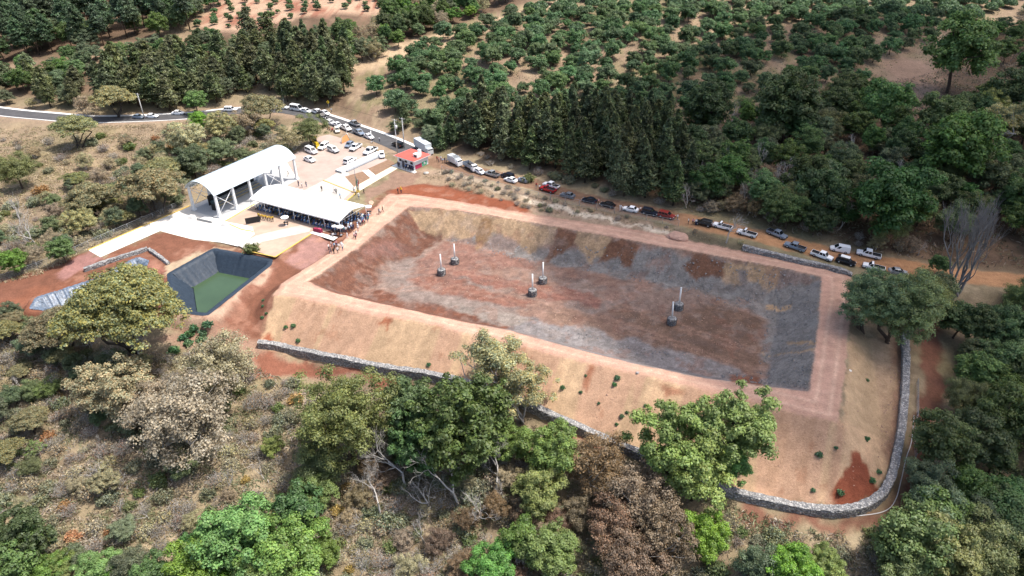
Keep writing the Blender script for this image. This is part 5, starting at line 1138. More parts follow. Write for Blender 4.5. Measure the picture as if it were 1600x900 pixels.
def var(kind):
    if kind in VAR: return VAR[kind]
    m = LM; B = broadleaf
    VAR[kind] = {
     'avocado': lambda: [B(100+i, m['avocado'], 3.2, 2.3, 2.9, 60, 3000, .32, pr=(.16, .30), tr=.14) for i in range(5)],
     'dark': lambda: [B(110+i, m['dark'], 4, 3.9, 5.6, 130, 7500, .29, pr=(.11, .24)) for i in range(4)],
     'green': lambda: [B(120+i, m['green'], 4, 3.5, 5.0, 130, 7500, .28, pr=(.11, .24)) for i in range(4)],
     'bright': lambda: [B(130+i, m['bright'], 4, 3.1, 4.4, 170, 11000, .21, pr=(.09, .19), gap=.1) for i in range(3)],
     'lime': lambda: [B(140+i, m['lime'], 4, 3.3, 4.6, 160, 10500, .21, pr=(.09, .19), gap=.12) for i in range(3)],
     'sparse': lambda: [B(150+i, m['bright'], 4, 3.4, 5.0, 120, 9000, .20, pr=(.08, .18), gap=.3, tr=.22, bark=M_BARKD, stems=3) for i in range(2)],
     'olive': lambda: [B(160+i, m['olive'], 4, 3.3, 4.5, 150, 13000, .16, pr=(.12, .24)) for i in range(3)],
     'sage': lambda: [B(165+i, m['sage'], 4, 3.3, 4.5, 130, 8500, .23, pr=(.11, .24)) for i in range(3)],
     'acacia': lambda: [B(170+i, m['acacia'], 4, 2.6, 4.2, 200, 13000, .19, flat=1, pr=(.1, .19), stems=3, tr=.15, bark=M_BARKD, yellow=.3) for i in range(3)],
     'bigacacia': lambda: [B(175, m['acacia'], 4, 3.1, 4.0, 620, 30000, .135, flat=1, pr=(.07, .13), stems=4, tr=.14, bark=M_BARKD, yellow=.3)],
     'bigdark': lambda: [B(115+i, m['dark'], 4, 3.7, 5.0, 330, 15000, .21, pr=(.06, .135)) for i in range(2)],
     'freshtree': lambda: [B(169, m['fresh'], 4, 3.0, 4.6, 300, 20000, .13, pr=(.07, .15), stems=2)],
     'bigolive': lambda: [B(168, m['olive'], 4, 3.5, 4.6, 300, 20000, .13, pr=(.07, .15))],
     'pale': lambda: [B(180+i, m['pale'], 4, 3.0, 4.0, 150, 9000, .19, pr=(.09, .18), gap=.12, stems=3, tr=.12, yellow=.25) for i in range(3)],
     'palesparse': lambda: [B(185+i, m['pale'], 4, 3.4, 5.0, 110, 6500, .17, pr=(.08, .19), gap=.3, stems=4, tr=.15, bark=M_BARKG, yellow=.3) for i in range(2)],
     'blossom': lambda: [B(190+i, m['blossom'], 4, 2.9, 3.4, 170, 7500, .16, pr=(.09, .2), gap=.12, stems=5, tr=.12, bark=M_BARKG, yellow=.12) for i in range(2)],
     'brown': lambda: [B(200+i, m['brown'], 4, 3.2, 3.8, 150, 7500, .18, pr=(.1, .22), gap=.1, stems=4, tr=.12, bark=M_BARKG) for i in range(3)],
     'tan': lambda: [B(205+i, m['tan'], 4, 3.0, 3.6, 120, 5000, .18, pr=(.1, .22), gap=.12, stems=5, tr=.1, bark=M_BARKG) for i in range(3)],
     'cypress': lambda: [conifer(210+i, m['conifer'], 15, 3.3, leafn=6500, size=.33) for i in range(4)],
     'browncypress': lambda: [conifer(220+i, m['brownconifer'], 14, 3.5, cone=False, bare=.2, leafn=7000, size=.34) for i in range(4)],
     'pine': lambda: [conifer(230+i, m['pine'], 18, 3.6, cone=False, bare=.38, dens=.8, leafn=4400, size=.42) for i in range(4)],
     'bare': lambda: [bare_tree(240+i, 7, .85, 5) for i in range(3)],
     'tallbare': lambda: [bare_tree(250+i, 20, .34, 5, r0=.3, stems=5, up=.45, m=mat('burnt_bark', (.20, .19, .185), .95, var=.7, scale=.25)) for i in range(1)],
     'bigbare': lambda: [bare_tree(245+i, 8, .95, 6, r0=.17, up=.12) for i in range(2)],
     'drytwig': lambda: [twig_shrub(260+i, m['tan'], 1.6, 1.7, 300, 500, .14) for i in range(4)],
     'greytwig': lambda: [twig_shrub(265+i, m['brown'], 1.7, 2.0, 520, 260, .12, mat('ash_twig', (.44, .41, .37), .95)) for i in range(4)],
     'greenbush': lambda: [twig_shrub(270+i, m['olive'], 1.6, 1.6, 160, 1500, .17, M_BARK) for i in range(3)],
     'sagebush': lambda: [twig_shrub(275+i, m['greygreen'], 1.6, 1.6, 160, 1400, .16, M_BARKG) for i in range(3)],
     'orangebush': lambda: [twig_shrub(280+i, m['orange'], 1.5, 1.3, 160, 1300, .16) for i in range(2)],
     'squash': lambda: [twig_shrub(285+i, m['squash'], 1.2, .8, 60, 500, .22, M_BARK) for i in range(2)],
    }[kind](); return VAR[kind]
NOM = {'bigbare': 4.6, 'avocado': 3.4, 'cypress': 2.9, 'browncypress': 2.9, 'pine': 3.5, 'bare': 3.6, 'tallbare': 5.0, 'drytwig': 1.7, 'greytwig': 1.8, 'greenbush': 1.7, 'sagebush': 1.7, 'orangebush': 1.6, 'squash': 1.3}
CEN = {'bigbare': 4.5, 'freshtree': 4.4, 'bigacacia': 4.0, 'bigdark': 4.8, 'bigolive': 4.4, 'avocado': 3.0, 'dark': 5.4, 'green': 4.9, 'bright': 4.2, 'lime': 4.4, 'sparse': 4.6, 'olive': 4.3, 'sage': 4.3, 'acacia': 4.4, 'pale': 3.9, 'palesparse': 4.6, 'blossom': 3.4, 'brown': 3.6, 'tan': 3.4, 'cypress': 8.5, 'browncypress': 9, 'pine': 11, 'bare': 4, 'tallbare': 9, 'drytwig': .8, 'greytwig': .9, 'greenbush': .8, 'sagebush': .8, 'orangebush': .6, 'squash': .4}
NAME = {'bigbare': 'bare_tree', 'bigacacia': 'acacia_tree', 'bigdark': 'evergreen_tree', 'bigolive': 'olive_tree', 'avocado': 'orchard_tree', 'dark': 'evergreen_tree', 'sage': 'scrub_tree', 'olive': 'olive_tree', 'pale': 'pale_tree', 'palesparse': 'pale_tree', 'cypress': 'cypress_tree', 'browncypress': 'cedar_tree', 'pine': 'pine_tree', 'acacia': 'acacia_tree', 'bare': 'bare_tree', 'tallbare': 'bare_tree', 'blossom': 'dry_tree', 'brown': 'dry_tree', 'tan': 'dry_tree',
        'drytwig': 'dry_shrub', 'greytwig': 'bare_shrub', 'greenbush': 'green_bush', 'sagebush': 'grey_green_bush', 'orangebush': 'russet_bush', 'squash': 'leafy_plant'}
LOOK = {'avocado': 'rounded mid green avocado tree', 'dark': 'dense dark green tree', 'green': 'full mid green tree', 'bright': 'bright green leafy tree', 'lime': 'yellow green leafy tree', 'sparse': 'open bright green tree', 'olive': 'fine leaved olive green tree', 'sage': 'dull green bushy tree',
        'acacia': 'flat topped yellowish acacia', 'pale': 'pale yellow green tree', 'palesparse': 'thin pale yellow tree', 'blossom': 'dry tree with pale papery tufts', 'brown': 'dry tree with brown leaves', 'tan': 'dry tan leaved tree', 'cypress': 'tall dark cypress', 'browncypress': 'tall brownish cedar', 'pine': 'tall pine with bare lower trunk',
        'bare': 'leafless grey tree', 'tallbare': 'tall dead tree', 'drytwig': 'dry tan shrub', 'greytwig': 'bare grey twiggy shrub', 'greenbush': 'small olive green bush', 'sagebush': 'grey green bush', 'orangebush': 'russet dry bush', 'squash': 'low dark green leafy plant'}
PLANTS = []; USED = {}
def plant(kind, loc, radius, label=None, group=None, px=None, hs=1.0, rz=None, sc=None):
    V = var(kind); i = random.randrange(len(V)); key = (kind, i); s = radius/NOM.get(kind, 4.1) if sc is None else sc
    if key not in USED:
        t = empty(NAME.get(kind, 'broadleaf_tree')); a, b = V[i]
        for me in (a, b): link(me.name.split('.')[0], me, t)
        USED[key] = t
    else: t = copy_tree(USED[key])
    t.location = loc; t.rotation_euler = (random.uniform(-.05, .05), random.uniform(-.05, .05), random.uniform(0, 6.28) if rz is None else rz); t.scale = (s, s, s*hs)
    if px is None: q = pix(loc[0], loc[1], loc[2]+CEN[kind]*s*hs); px = (q[0], q[1])
    PLANTS.append([t, kind, px, label, group]); return t
CATN = {'avocado': 'tree'}
def tree(kind, px, py, wpx, label=None, group=None, hs=1.0):    # crown centre and width in the photo
    s = 1.0
    for _ in range(3):
        g = ground(px, py, CEN[kind]*s*hs); dep = pix(*g[:2], g[2])[2]; s = wpx*dep/F/2/NOM.get(kind, 4.1)
    return plant(kind, g, None, label, group, (px, py), hs, sc=s)

# ------------------------------------------------------------------ named trees
for a in [('bigacacia',193,478,180,'huge flat topped yellowish acacia between the crinkled liner pit and the square pond'),('bigacacia',92,512,96,'smaller flat acacia left of the huge one at the pit edge'),('acacia',8,515,50,'yellowish acacia cut by the left edge beside red earth'),
 ('bigolive',545,650,165,'large fine leaved olive tree at the lower end of the red earth strip'),('bigdark',640,640,105,'dark dense tree between the olive tree and its larger dark neighbour'),('bigdark',720,668,165,'big dark dense tree below the gabion wall, centre'),('bigdark',660,690,110,'dark tree at the left front of the big dense one'),('palesparse',765,575,120,'thin pale yellow tree in front of the gabion wall, upper one'),('palesparse',815,610,110,'thin pale yellow tree reaching over the tan slope, right one'),
 ('sparse',1050,690,135,'open bright green tree leaning over the tan slope, left of two'),('sparse',1150,665,140,'open bright green tree over the tan slope, right of two'),('lime',1090,735,120,'yellow green tree between and below the two open green trees'),('bright',1135,720,80,'small bright green tree at the wall below the open trees'),
 ('lime',862,700,95,'yellow green tree just left of the wall and brown thicket'),('lime',845,770,85,'yellow green tree below its twin left of the brown thicket'),('lime',800,690,70,'small yellow green tree under the thin pale trees'),
 ('brown',935,725,105,'dry brown tree beside the hidden stretch of gabion wall'),('brown',1000,775,112,'largest dry brown tree in the lower centre thicket'),('brown',960,820,100,'dry brown tree in the middle of the lower thicket'),('brown',1035,830,110,'dry brown tree at the right of the lower thicket'),('brown',990,875,110,'dry brown tree at the bottom of the lower thicket'),('brown',905,800,60,'small dry brown tree left side of the lower thicket'),
 ('sage',948,772,42,'small grey green tree standing inside the brown thicket'),('bright',1100,835,82,'bright green tree right of the brown thicket'),('bright',860,862,95,'bright green tree below the yellow green pair'),('green',815,845,70,'mid green tree left of the bottom centre'),('bright',770,880,80,'bright green tree at the bottom edge centre'),
 ('bright',372,845,135,'large bright green tree at the bottom left of centre'),('bright',450,860,130,'bright green tree right of the large one at the bottom'),('bright',310,880,100,'bright green tree at the bottom edge left of the large one'),('lime',430,905,110,'yellow green tree cut by the bottom edge'),('green',470,800,85,'mid green tree above the bright bottom pair'),('bright',490,770,70,'bright green tree under the olive tree'),('olive',500,720,80,'small olive tree at the left foot of the large olive tree'),
 ('bigdark',28,838,105,'dense green tree cut by the left edge near the bottom'),('green',10,880,100,'dense green tree in the bottom left corner'),('bright',150,890,70,'bright green tree at the bottom edge left'),('lime',90,885,50,'small yellow green tree near the bottom left corner'),('sage',200,885,60,'dull green tree at the bottom edge left'),
 ('green',1430,840,115,'green tree at lower right, left of three'),('lime',1480,860,120,'yellow green tree at lower right, middle of three'),('olive',1545,860,120,'olive tree at lower right near the corner'),('lime',1410,890,90,'yellow green tree cut by the bottom edge at lower right'),('bright',1240,890,90,'bright green tree at the bottom edge right of centre'),('sage',1190,885,70,'dull green tree at the bottom edge right of centre'),('lime',1290,880,60,'small yellow green tree at the bottom edge, lower right'),
 ('freshtree',1365,468,115,'light green spreading tree hiding the crest corner, left half'),('freshtree',1410,475,130,'light olive tree at the crest corner, right half'),('olive',1440,462,80,'small light olive tree behind the crest corner trees'),
 ('blossom',285,655,170,'dry tree with pale papery tufts, largest in the left scrub'),('blossom',345,570,115,'dry tree with pale papery tufts nearest the pond'),('blossom',235,630,90,'dry tree with pale papery tufts left of the largest'),('pale',175,608,115,'pale yellow green tree left of the papery trees'),('acacia',5,702,55,'yellow tree cut by the left edge in the scrub'),('acacia',42,655,55,'small yellow tree near the left edge of the scrub'),
 ('bigbare',630,715,140,'leafless grey tree on rusty soil under the dark trees'),('bigbare',590,770,110,'leafless grey tree lower on the rusty soil'),('bigbare',710,745,150,'leafless grey tree right of the rusty soil'),('bigbare',775,735,120,'leafless grey tree left of the yellow green pair'),('bare',745,780,80,'leafless grey tree in the lower centre thicket'),('bare',670,770,80,'leafless grey tree between two bare neighbours'),
 ('tallbare',1522,398,80,'tall dead tree with many grey stems beside the dirt road'),('bare',1140,350,60,'leafless dark tree between road and bank at the white pickups'),('greenbush',825,279,22,'round pale bush beside the half hidden grey car'),('green',1470,413,30,'dark round bush at the roadside left of the tall dead tree'),
 ('bright',305,158,38,'bright green round tree left of the cypress pole'),('bright',312,190,40,'bright green tree just below the round bright one'),('pale',345,195,55,'pale yellow green tree by the bright round trees'),('pale',290,215,62,'pale yellow green tree at the meadow side of the bright round trees'),('acacia',405,165,65,'flat olive acacia left of the cypress pole'),('acacia',175,150,62,'flat topped acacia by the asphalt road at upper left'),('tan',135,165,38,'dry pinkish tree left of the roadside acacia'),
 ('acacia',112,198,65,'low yellow acacia below the asphalt road'),('acacia',235,288,95,'wide acacia in the meadow left of the arched canopy'),('acacia',255,262,60,'acacia behind the wide one in the meadow'),('olive',482,202,50,'olive bushy tree beside the backhoe'),('tan',455,215,50,'dry tree behind the passenger van'),('pale',125,348,50,'pale green tree in the lower meadow'),('acacia',140,305,75,'yellow acacia alone in the open meadow'),('olive',25,265,60,'olive tree at the left edge of the meadow'),
 ('bare',50,350,70,'leafless grey tree at the left of the meadow'),('bare',20,330,60,'leafless grey tree at the left edge of the meadow'),('green',95,390,40,'green bushy tree at the meadow fence'),('bright',20,408,45,'bright green tree low at the left edge of the meadow'),('sage',300,250,55,'dull green tree touching the canopy roof outline'),('tan',385,190,55,'dry tan tree above the canopy'),('sage',345,235,45,'dull green tree just above the canopy roof'),
 ('bare',205,545,60,'fallen grey branches below the huge acacia'),('bare',180,555,55,'grey leafless tree below the huge acacia'),('greenbush',392,388,26,'olive bush on the forecourt edge beside the pond'),
 ('green',1502,78,110,'large round green tree at the right of the orchard'),('green',1585,145,75,'mid green tree at the right edge beside the field'),('dark',1235,160,95,'large dark tree at the lower orchard edge'),('dark',1110,165,75,'dark round tree in front of the orchard'),('green',1390,165,80,'dark rounded tree left of the fallow field'),('green',1470,180,75,'mid green tree right of the fallow field'),
 ('green',1395,310,120,'big rounded green tree above the white vans'),('green',1500,230,120,'tall green tree in the right forest'),('sage',1560,275,80,'pale olive tree in the right forest'),('dark',1290,300,80,'dark tree above the roadside pickups'),('palesparse',1565,190,70,'pale thin tree by the right edge'),('lime',1555,165,50,'yellow green tree under the right edge green tree')]: tree(*a)

# ------------------------------------------------------------------ scattered vegetation
def inside(px, poly):
    return sdist(np.array([px[0]]), np.array([px[1]]), poly)[0] < 0
FALLOW = gpoly([(1365,95),(1460,88),(1485,150),(1445,230),(1395,195),(1370,140)])
DEADT = gpoly([(1478,400),(1500,380),(1560,385),(1580,430),(1575,525),(1480,525)])
def scatter(poly_px, step, kinds, radius, group, jit=.8, hs=(.85, 1.2), limit=999, skip=0, dclear=6.0, clear=(), rot=0.0, seed=1, zoned=False):
    rng = random.Random(seed); W = [ground(a, b)[:2] for a, b in poly_px]; xs = [p[0] for p in W]; ys = [p[1] for p in W]; n = 0; pts = []
    cx, cy = (min(xs)+max(xs))/2, (min(ys)+max(ys))/2; D = max(max(xs)-min(xs), max(ys)-min(ys))*.75; k = int(D/step)
    for i in range(-k, k+1):
        for j in range(-k, k+1):
            u, v = (i+.5*(j % 2))*step+rng.uniform(-.5, .5)*jit*step, j*step*.9+rng.uniform(-.5, .5)*jit*step
            pts.append((cx+u*math.cos(rot)-v*math.sin(rot), cy+u*math.sin(rot)+v*math.cos(rot)))
    pts = np.array(pts); ok = sdist(pts[:, 0], pts[:, 1], W) < 0; pts = pts[ok]
    q = pix(pts[:, 0], pts[:, 1], h(pts[:, 0], pts[:, 1])); keep = (q[0] > -90) & (q[0] < 1690) & (q[1] > -70) & (q[1] < 1010)
    keep &= sdist(pts[:, 0], pts[:, 1], FALLOW) > 0
    keep &= (pline(pts[:, 0], pts[:, 1], ASPHALT)[0] > 6) & (pline(pts[:, 0], pts[:, 1], DIRT)[0] > dclear) & (sdist(pts[:, 0], pts[:, 1], CREST_OUT) > 2) & (sdist(pts[:, 0], pts[:, 1], DEADT) > 0) & (sdist(pts[:, 0], pts[:, 1], near) > 1) & (sdist(pts[:, 0], pts[:, 1], PLAZA) > 1.5)
    pts = pts[keep]; zs = h(pts[:, 0], pts[:, 1]); order = np.argsort(pts[:, 1]); out = []
    for i in order:
        if rng.random() < skip: continue
        if n >= limit: REST.append((pts[i, 0], pts[i, 1], zs[i])); continue
        kd = rng.choices(list(kinds), list(kinds.values()))[0]; r = rng.uniform(*radius[kd] if isinstance(radius, dict) else radius)
        out.append(plant(kd, (pts[i, 0], pts[i, 1], zs[i]), r, None, group, None, rng.uniform(*hs))); n += 1
    return out
random.seed(11)
# orchard
orchp = [(585,190),(570,150),(610,105),(660,72),(760,32),(850,8),(900,-40),(1660,-40),(1560,25),(1460,60),(1455,105),(1410,85),(1370,140),(1250,135),(1180,150),(1110,180),(960,185),(880,200),(760,205),(700,225),(640,195)]
N0 = len(PLANTS)
REST = []
scatter(orchp, 7.9, {'avocado': 1}, (2.5, 4.3), 'avocado trees in the orchard', .6, (.85, 1.2), 298, .1, rot=.3, seed=4)
REST_ORCH = list(REST)
farorch = [(860,-10),(1660,-20),(1900,-75),(800,-75)]
# young terrace trees
scatter([(290,48),(350,0),(420,-40),(740,-40),(640,10),(520,22),(430,40)], 7.5, {'avocado': 1}, (1.1, 2.0), 'young trees on the pale terraces', .4, (.9, 1.1), 70, .12, rot=.8, seed=5)
# tall stands at upper left
scatter([(-60,104),(60,94),(170,72),(300,52),(330,-30),(-60,-40)], 7.6, {'pine': 5, 'dark': 2, 'sage': 1}, {'pine': (3.0, 4.0), 'dark': (3.5, 5), 'sage': (3, 4.5)}, 'woodland at the upper left', .9, (.85, 1.1), 125, .05, seed=6)
scatter([(130,168),(180,125),(250,100),(350,95),(420,100),(430,140),(330,168),(230,178)], 5.4, {'browncypress': 6, 'cypress': 3, 'sage': 1}, {'browncypress': (2.6, 3.5), 'cypress': (2.3, 3.0), 'sage': (2.5, 3.5)}, 'cedars behind the asphalt road', .8, (.75, 1.0), 60, .03, seed=7)
scatter([(440,160),(430,120),(450,85),(540,95),(545,150),(520,172)], 5.0, {'browncypress': 5, 'cypress': 4}, (2.6, 3.4), 'dark grove behind the minibus', .8, (.85, 1.08), 40, .03, seed=8)
scatter([(-60,180),(-60,125),(60,120),(130,130),(130,170),(60,172)], 6, {'dark': 2, 'sage': 2, 'tan': 1, 'browncypress': 2}, {'dark': (2.5, 4), 'sage': (2.5, 3.5), 'tan': (2, 3), 'browncypress': (2.2, 3)}, 'roadside trees at the left', .9, (.8, 1.1), 40, .1, seed=9)
scatter([(520,112),(600,95),(660,60),(760,30),(800,0),(820,-40),(640,-40),(600,30),(545,60)], 6.5, {'green': 4, 'dark': 3, 'sage': 2, 'tan': 2, 'bright': 1}, (2.8, 4.6), 'trees between terraces and orchard track', .9, (.9, 1.25), 75, .04, seed=10)
scatter([(330,95),(400,60),(480,55),(530,60),(520,95),(430,100)], 7, {'browncypress': 3, 'dark': 2, 'sage': 2}, (2.6, 3.8), 'trees below the terraces', .9, (.7, 1.0), 35, .05, seed=12)
# conifer belt behind the dirt road, forest to its right
scatter([(735,240),(720,222),(760,190),(900,190),(1040,205),(1065,250),(1080,320),(1060,330),(940,298),(840,268)], 5.0, {'cypress': 8, 'browncypress': 2}, (2.3, 3.2), 'conifers behind the dirt road', .8, (.85, 1.12), 85, .05, seed=13)
scatter([(610,208),(640,190),(700,200),(720,225),(690,238),(650,226)], 5.5, {'cypress': 3, 'sage': 2, 'green': 1, 'tan': 1}, {'cypress': (1.8, 2.4), 'sage': (2, 3), 'green': (2.2, 3.2), 'tan': (1.6, 2.4)}, 'trees behind the trailer', .9, (.7, .95), 18, .1, seed=14)
scatter([(540,200),(560,190),(610,215),(640,232),(620,228),(575,210)], 5, {'sage': 3, 'green': 1, 'tan': 1}, (1.6, 2.8), 'shrubby trees above the road bend', .8, (.8, 1.1), 12, .1, seed=15)
scatter([(1050,325),(1050,215),(1110,185),(1250,150),(1380,150),(1480,110),(1540,70),(1700,20),(1700,440),(1580,428),(1450,410),(1330,385),(1200,355),(1110,338)], 7.2, {'dark': 5, 'green': 5, 'sage': 3, 'tan': 1, 'brown': 1, 'bare': 2, 'olive': 2}, {'dark': (3.2, 5.2), 'green': (3.0, 5.0), 'sage': (2.6, 4.2), 'tan': (2.2, 3.2), 'brown': (2.2, 3.4), 'bare': (2.5, 4), 'olive': (3, 4.4)}, 'forest behind the dirt road', .9, (.85, 1.2), 170, .1, seed=16)
scatter([(1440,470),(1470,440),(1560,450),(1700,455),(1800,1000),(1560,1000),(1420,830),(1455,700),(1470,600)], 6.0, {'dark': 5, 'green': 3, 'sage': 4, 'olive': 1}, {'dark': (3.2, 5.0), 'green': (3.2, 4.6), 'sage': (3, 4.4), 'olive': (3, 4)}, 'forest right of the embankment', .9, (.85, 1.2), 120, .06, seed=17)
scatter([(40,118),(140,82),(250,72),(350,60),(340,90),(200,118),(80,128)], 7.0, {'sage': 4, 'green': 3, 'dark': 2}, (2.0, 3.6), 'bushes in front of the upper left woodland', .9, (.8, 1.1), 60, .05, seed=31)
scatter([(250,60),(300,48),(350,0),(330,-40),(240,-20)], 8, {'dark': 3, 'green': 2, 'sage': 2}, (3, 4.6), 'trees left of the terraces', .9, (.9, 1.2), 24, .05, seed=32)
scatter([(1530,70),(1600,20),(1680,-40),(1900,-40),(1750,120),(1620,140),(1560,120)], 8, {'sage': 4, 'green': 3, 'tan': 2, 'bare': 1}, {'sage': (2.5, 4), 'green': (2.8, 4.4), 'tan': (2.2, 3.4), 'bare': (2.4, 3.4)}, 'trees on the right hillside', .9, (.8, 1.2), 45, .1, seed=33)
scatter([(1020,300),(1050,245),(1130,230),(1210,250),(1260,300),(1340,330),(1330,378),(1200,350),(1080,328)], 5.0, {'bare': 4, 'brown': 2, 'tan': 1, 'sage': 1}, {'bare': (2.6, 4.4), 'brown': (2.0, 3.2), 'tan': (2.0, 3.0), 'sage': (2, 3.2)}, 'grey brushwood at the forest foot', .9, (.85, 1.15), 50, .1, seed=34)
scatter([(0,600),(140,560),(260,690),(420,640),(470,720),(330,800),(150,840),(20,780)], 7.5, {'bare': 1}, (1.3, 2.6), 'pale leafless saplings in the left scrub', .95, (.8, 1.1), 40, .15, seed=35)
scatter([(-60,560),(150,545),(230,620),(200,700),(420,700),(520,760),(480,880),(300,960),(-60,960)], 8.0, {'sage': 3, 'olive': 2, 'pale': 2, 'tan': 2, 'lime': 1}, (1.3, 2.6), 'small trees in the left scrub', .95, (.75, 1.05), 46, .2, seed=36)
scatter([(0,855),(120,868),(260,870),(440,880),(520,850),(560,1000),(-60,1000)], 6.5, {'bright': 4, 'lime': 2, 'green': 2}, (2.0, 3.4), 'green trees along the bottom edge', .9, (.8, 1.1), 26, .1, seed=37)
scatter([(1420,820),(1520,800),(1640,840),(1640,1000),(1380,1000)], 7.0, {'lime': 2, 'olive': 1, 'green': 3}, (3.0, 4.4), 'trees in the lower right corner', .9, (.85, 1.15), 14, .05, seed=38)
# meadow and scrub shrubs
mix1 = {'drytwig': 4, 'greytwig': 6, 'greenbush': 2, 'sagebush': 3, 'orangebush': 1}
scatter([(-60,200),(110,215),(250,200),(400,175),(440,235),(330,262),(285,305),(170,370),(50,415),(-60,430)], 5.8, {**mix1, 'acacia': 2, 'pale': 1, 'tan': 2}, {**{k: (1.0, 2.3) for k in mix1}, 'acacia': (2.2, 3.6), 'pale': (1.8, 3.0), 'tan': (1.8, 2.8)}, 'shrubs in the dry meadow', .95, (.8, 1.2), 190, .25, seed=18)
scatter([(150,262),(330,212),(440,205),(455,240),(380,262),(285,318),(60,425),(-60,440),(-60,400),(60,350)], 4.0, {'sagebush': 3, 'greytwig': 3, 'drytwig': 3, 'greenbush': 2, 'tan': 2, 'sage': 2, 'acacia': 1}, {'sagebush': (1.4, 2.4), 'greytwig': (1.4, 2.4), 'drytwig': (1.2, 2.2), 'greenbush': (1.2, 2.0), 'tan': (1.8, 2.8), 'sage': (1.8, 2.8), 'acacia': (2.2, 3.2)}, 'thicket along the meadow fence', .95, (.8, 1.2), 190, .2, seed=19)
scrub = [(-80,520),(60,545),(250,560),(280,540),(420,590),(520,600),(480,700),(520,760),(620,690),(760,640),(860,700),(900,860),(1000,960),(-80,1010)]
scatter(scrub, 2.7, mix1, {'drytwig': (.9, 1.9), 'greytwig': (1.0, 2.1), 'greenbush': (.8, 1.6), 'sagebush': (.9, 1.8), 'orangebush': (.8, 1.5)}, 'scrub in the lower left', .95, (.75, 1.2), 640, .12, seed=20)
scatter([(1130,815),(1290,842),(1400,828),(1420,900),(1400,1000),(900,1000),(880,880),(1050,790)], 2.9, {'drytwig': 3, 'greytwig': 3, 'sagebush': 3, 'greenbush': 2}, (1.0, 1.9), 'scrub below the curved stone wall', .95, (.8, 1.2), 140, .12, seed=21)
scatter([(560,720),(700,690),(840,740),(900,840),(880,960),(560,960),(540,840)], 3.0, {'brown': 3, 'greytwig': 4, 'bare': 3, 'sagebush': 2, 'tan': 2}, {'brown': (1.6, 2.6), 'greytwig': (1.3, 2.3), 'bare': (1.6, 2.8), 'sagebush': (1.2, 2.0), 'tan': (1.6, 2.6)}, 'dry thicket in the lower centre', .9, (.8, 1.15), 130, .1, seed=22)
scatter([(-60,470),(60,500),(150,520),(260,560),(180,640),(-60,640)], 3.6, {'sage': 3, 'greytwig': 3, 'acacia': 1, 'bare': 1, 'olive': 1, 'sagebush': 2}, {'sage': (1.6, 2.6), 'greytwig': (1.4, 2.2), 'acacia': (2, 2.8), 'bare': (1.6, 2.6), 'olive': (1.6, 2.4), 'sagebush': (1.3, 2.0)}, 'thicket below the pits', .9, (.8, 1.15), 70, .1, seed=23)
scatter([(700,262),(800,292),(930,330),(1050,352),(1180,380),(1190,396),(1060,372),(920,345),(800,322),(690,285)], 2.4, {'drytwig': 4, 'greytwig': 4, 'sagebush': 1}, (.6, 1.15), 'low scrub on the roadside bank', .9, (.7, 1.2), 190, .15, dclear=3.6, seed=24)
scatter([(1090,335),(1200,352),(1330,385),(1450,408),(1445,395),(1330,365),(1200,335),(1100,318)], 3.6, {'greytwig': 5, 'drytwig': 3, 'bare': 1, 'tan': 1}, (1.2, 2.2), 'dry brush above the dirt road', .9, (.9, 1.3), 60, .1, seed=25)
scatter([(735,258),(840,276),(940,304),(1060,330),(1080,322),(950,290),(840,262),(740,238)], 4.0, {'greytwig': 3, 'sagebush': 2, 'tan': 1}, (1.0, 1.8), 'undergrowth at the foot of the conifers', .9, (.8, 1.2), 50, .1, dclear=4.2, seed=26)
# small green plants on the tan slope and by the pond
slope_pts = [(446,511),(459,510),(464,533),(878,605),(914,587),(907,613),(965,592),(960,601),(937,631),(1009,634),(970,650),(978,645),(963,665),(672,570),(1280,712),(1306,700),(1355,595),(1354,687),(1271,767),(1313,770),(1372,738),(1363,752),(412,470),(410,480),(416,490),(410,498)]
for i, (a, b) in enumerate(slope_pts):
    g = ground(a, b); plant('squash', g, random.uniform(.35, .75), None, 'small green plants on the tan slope', (a, b))
for a, b in [(297,522),(290,530),(305,514),(318,521),(314,534),(291,538),(268,553),(326,508)]: plant('squash', ground(a, b), random.uniform(1.1, 1.6), None, 'leafy plants by the pond corner', (a, b))
# ground litter: dry grass and twigs, uncountable
def litter(name, poly_px, n, cols, size, hgt, seed, label):
    rng = np.random.default_rng(seed); W = np.array([ground(a, b)[:2] for a, b in poly_px]); lo, hi = W.min(0), W.max(0); p = rng.uniform(lo, hi, (n*3, 2)); p = p[sdist(p[:, 0], p[:, 1], W) < 0]
    d = fbm(p[:, 0]/2.5, p[:, 1]/2.5, seed, 3); p = p[(d > .38+rng.uniform(-.05, .12, len(p)))][:n]
    ok = (sdist(p[:, 0], p[:, 1], near) > .8) & (sdist(p[:, 0], p[:, 1], CREST_OUT) > 1) & (pline(p[:, 0], p[:, 1], DIRT)[0] > 5) & (pline(p[:, 0], p[:, 1], ASPHALT)[0] > 5.5) & (sdist(p[:, 0], p[:, 1], PLAZA) > .5)
    p = p[ok]; k = len(p); z = h(p[:, 0], p[:, 1]); tall = fbm(p[:, 0]/6, p[:, 1]/6, seed+1, 3)
    c = np.stack([p[:, 0], p[:, 1], z+.05+hgt*rng.random(k)*np.clip((tall-.3)*2.2, .1, 1.4)], 1)
    mixn = fbm(p[:, 0]/4, p[:, 1]/4, seed+2, 4)+rng.normal(size=k)*.06; ci = np.clip(((mixn-.32)/.36*len(cols)).astype(int), 0, len(cols)-1); T = np.array(cols)[ci]*rng.uniform(.84, 1.14, (k, 1))
    V, T = leaves(rng, c, np.tile([0, 0, 1.0], (k, 1)), size*1.35, T, .17, .25)
    return tag(link(name, quads_mesh(name, V, T, M_LIT)), label, 'undergrowth', kind='stuff')
M_LIT = leaf_material('litter', (1, 1, 1), .2, .02, .0)
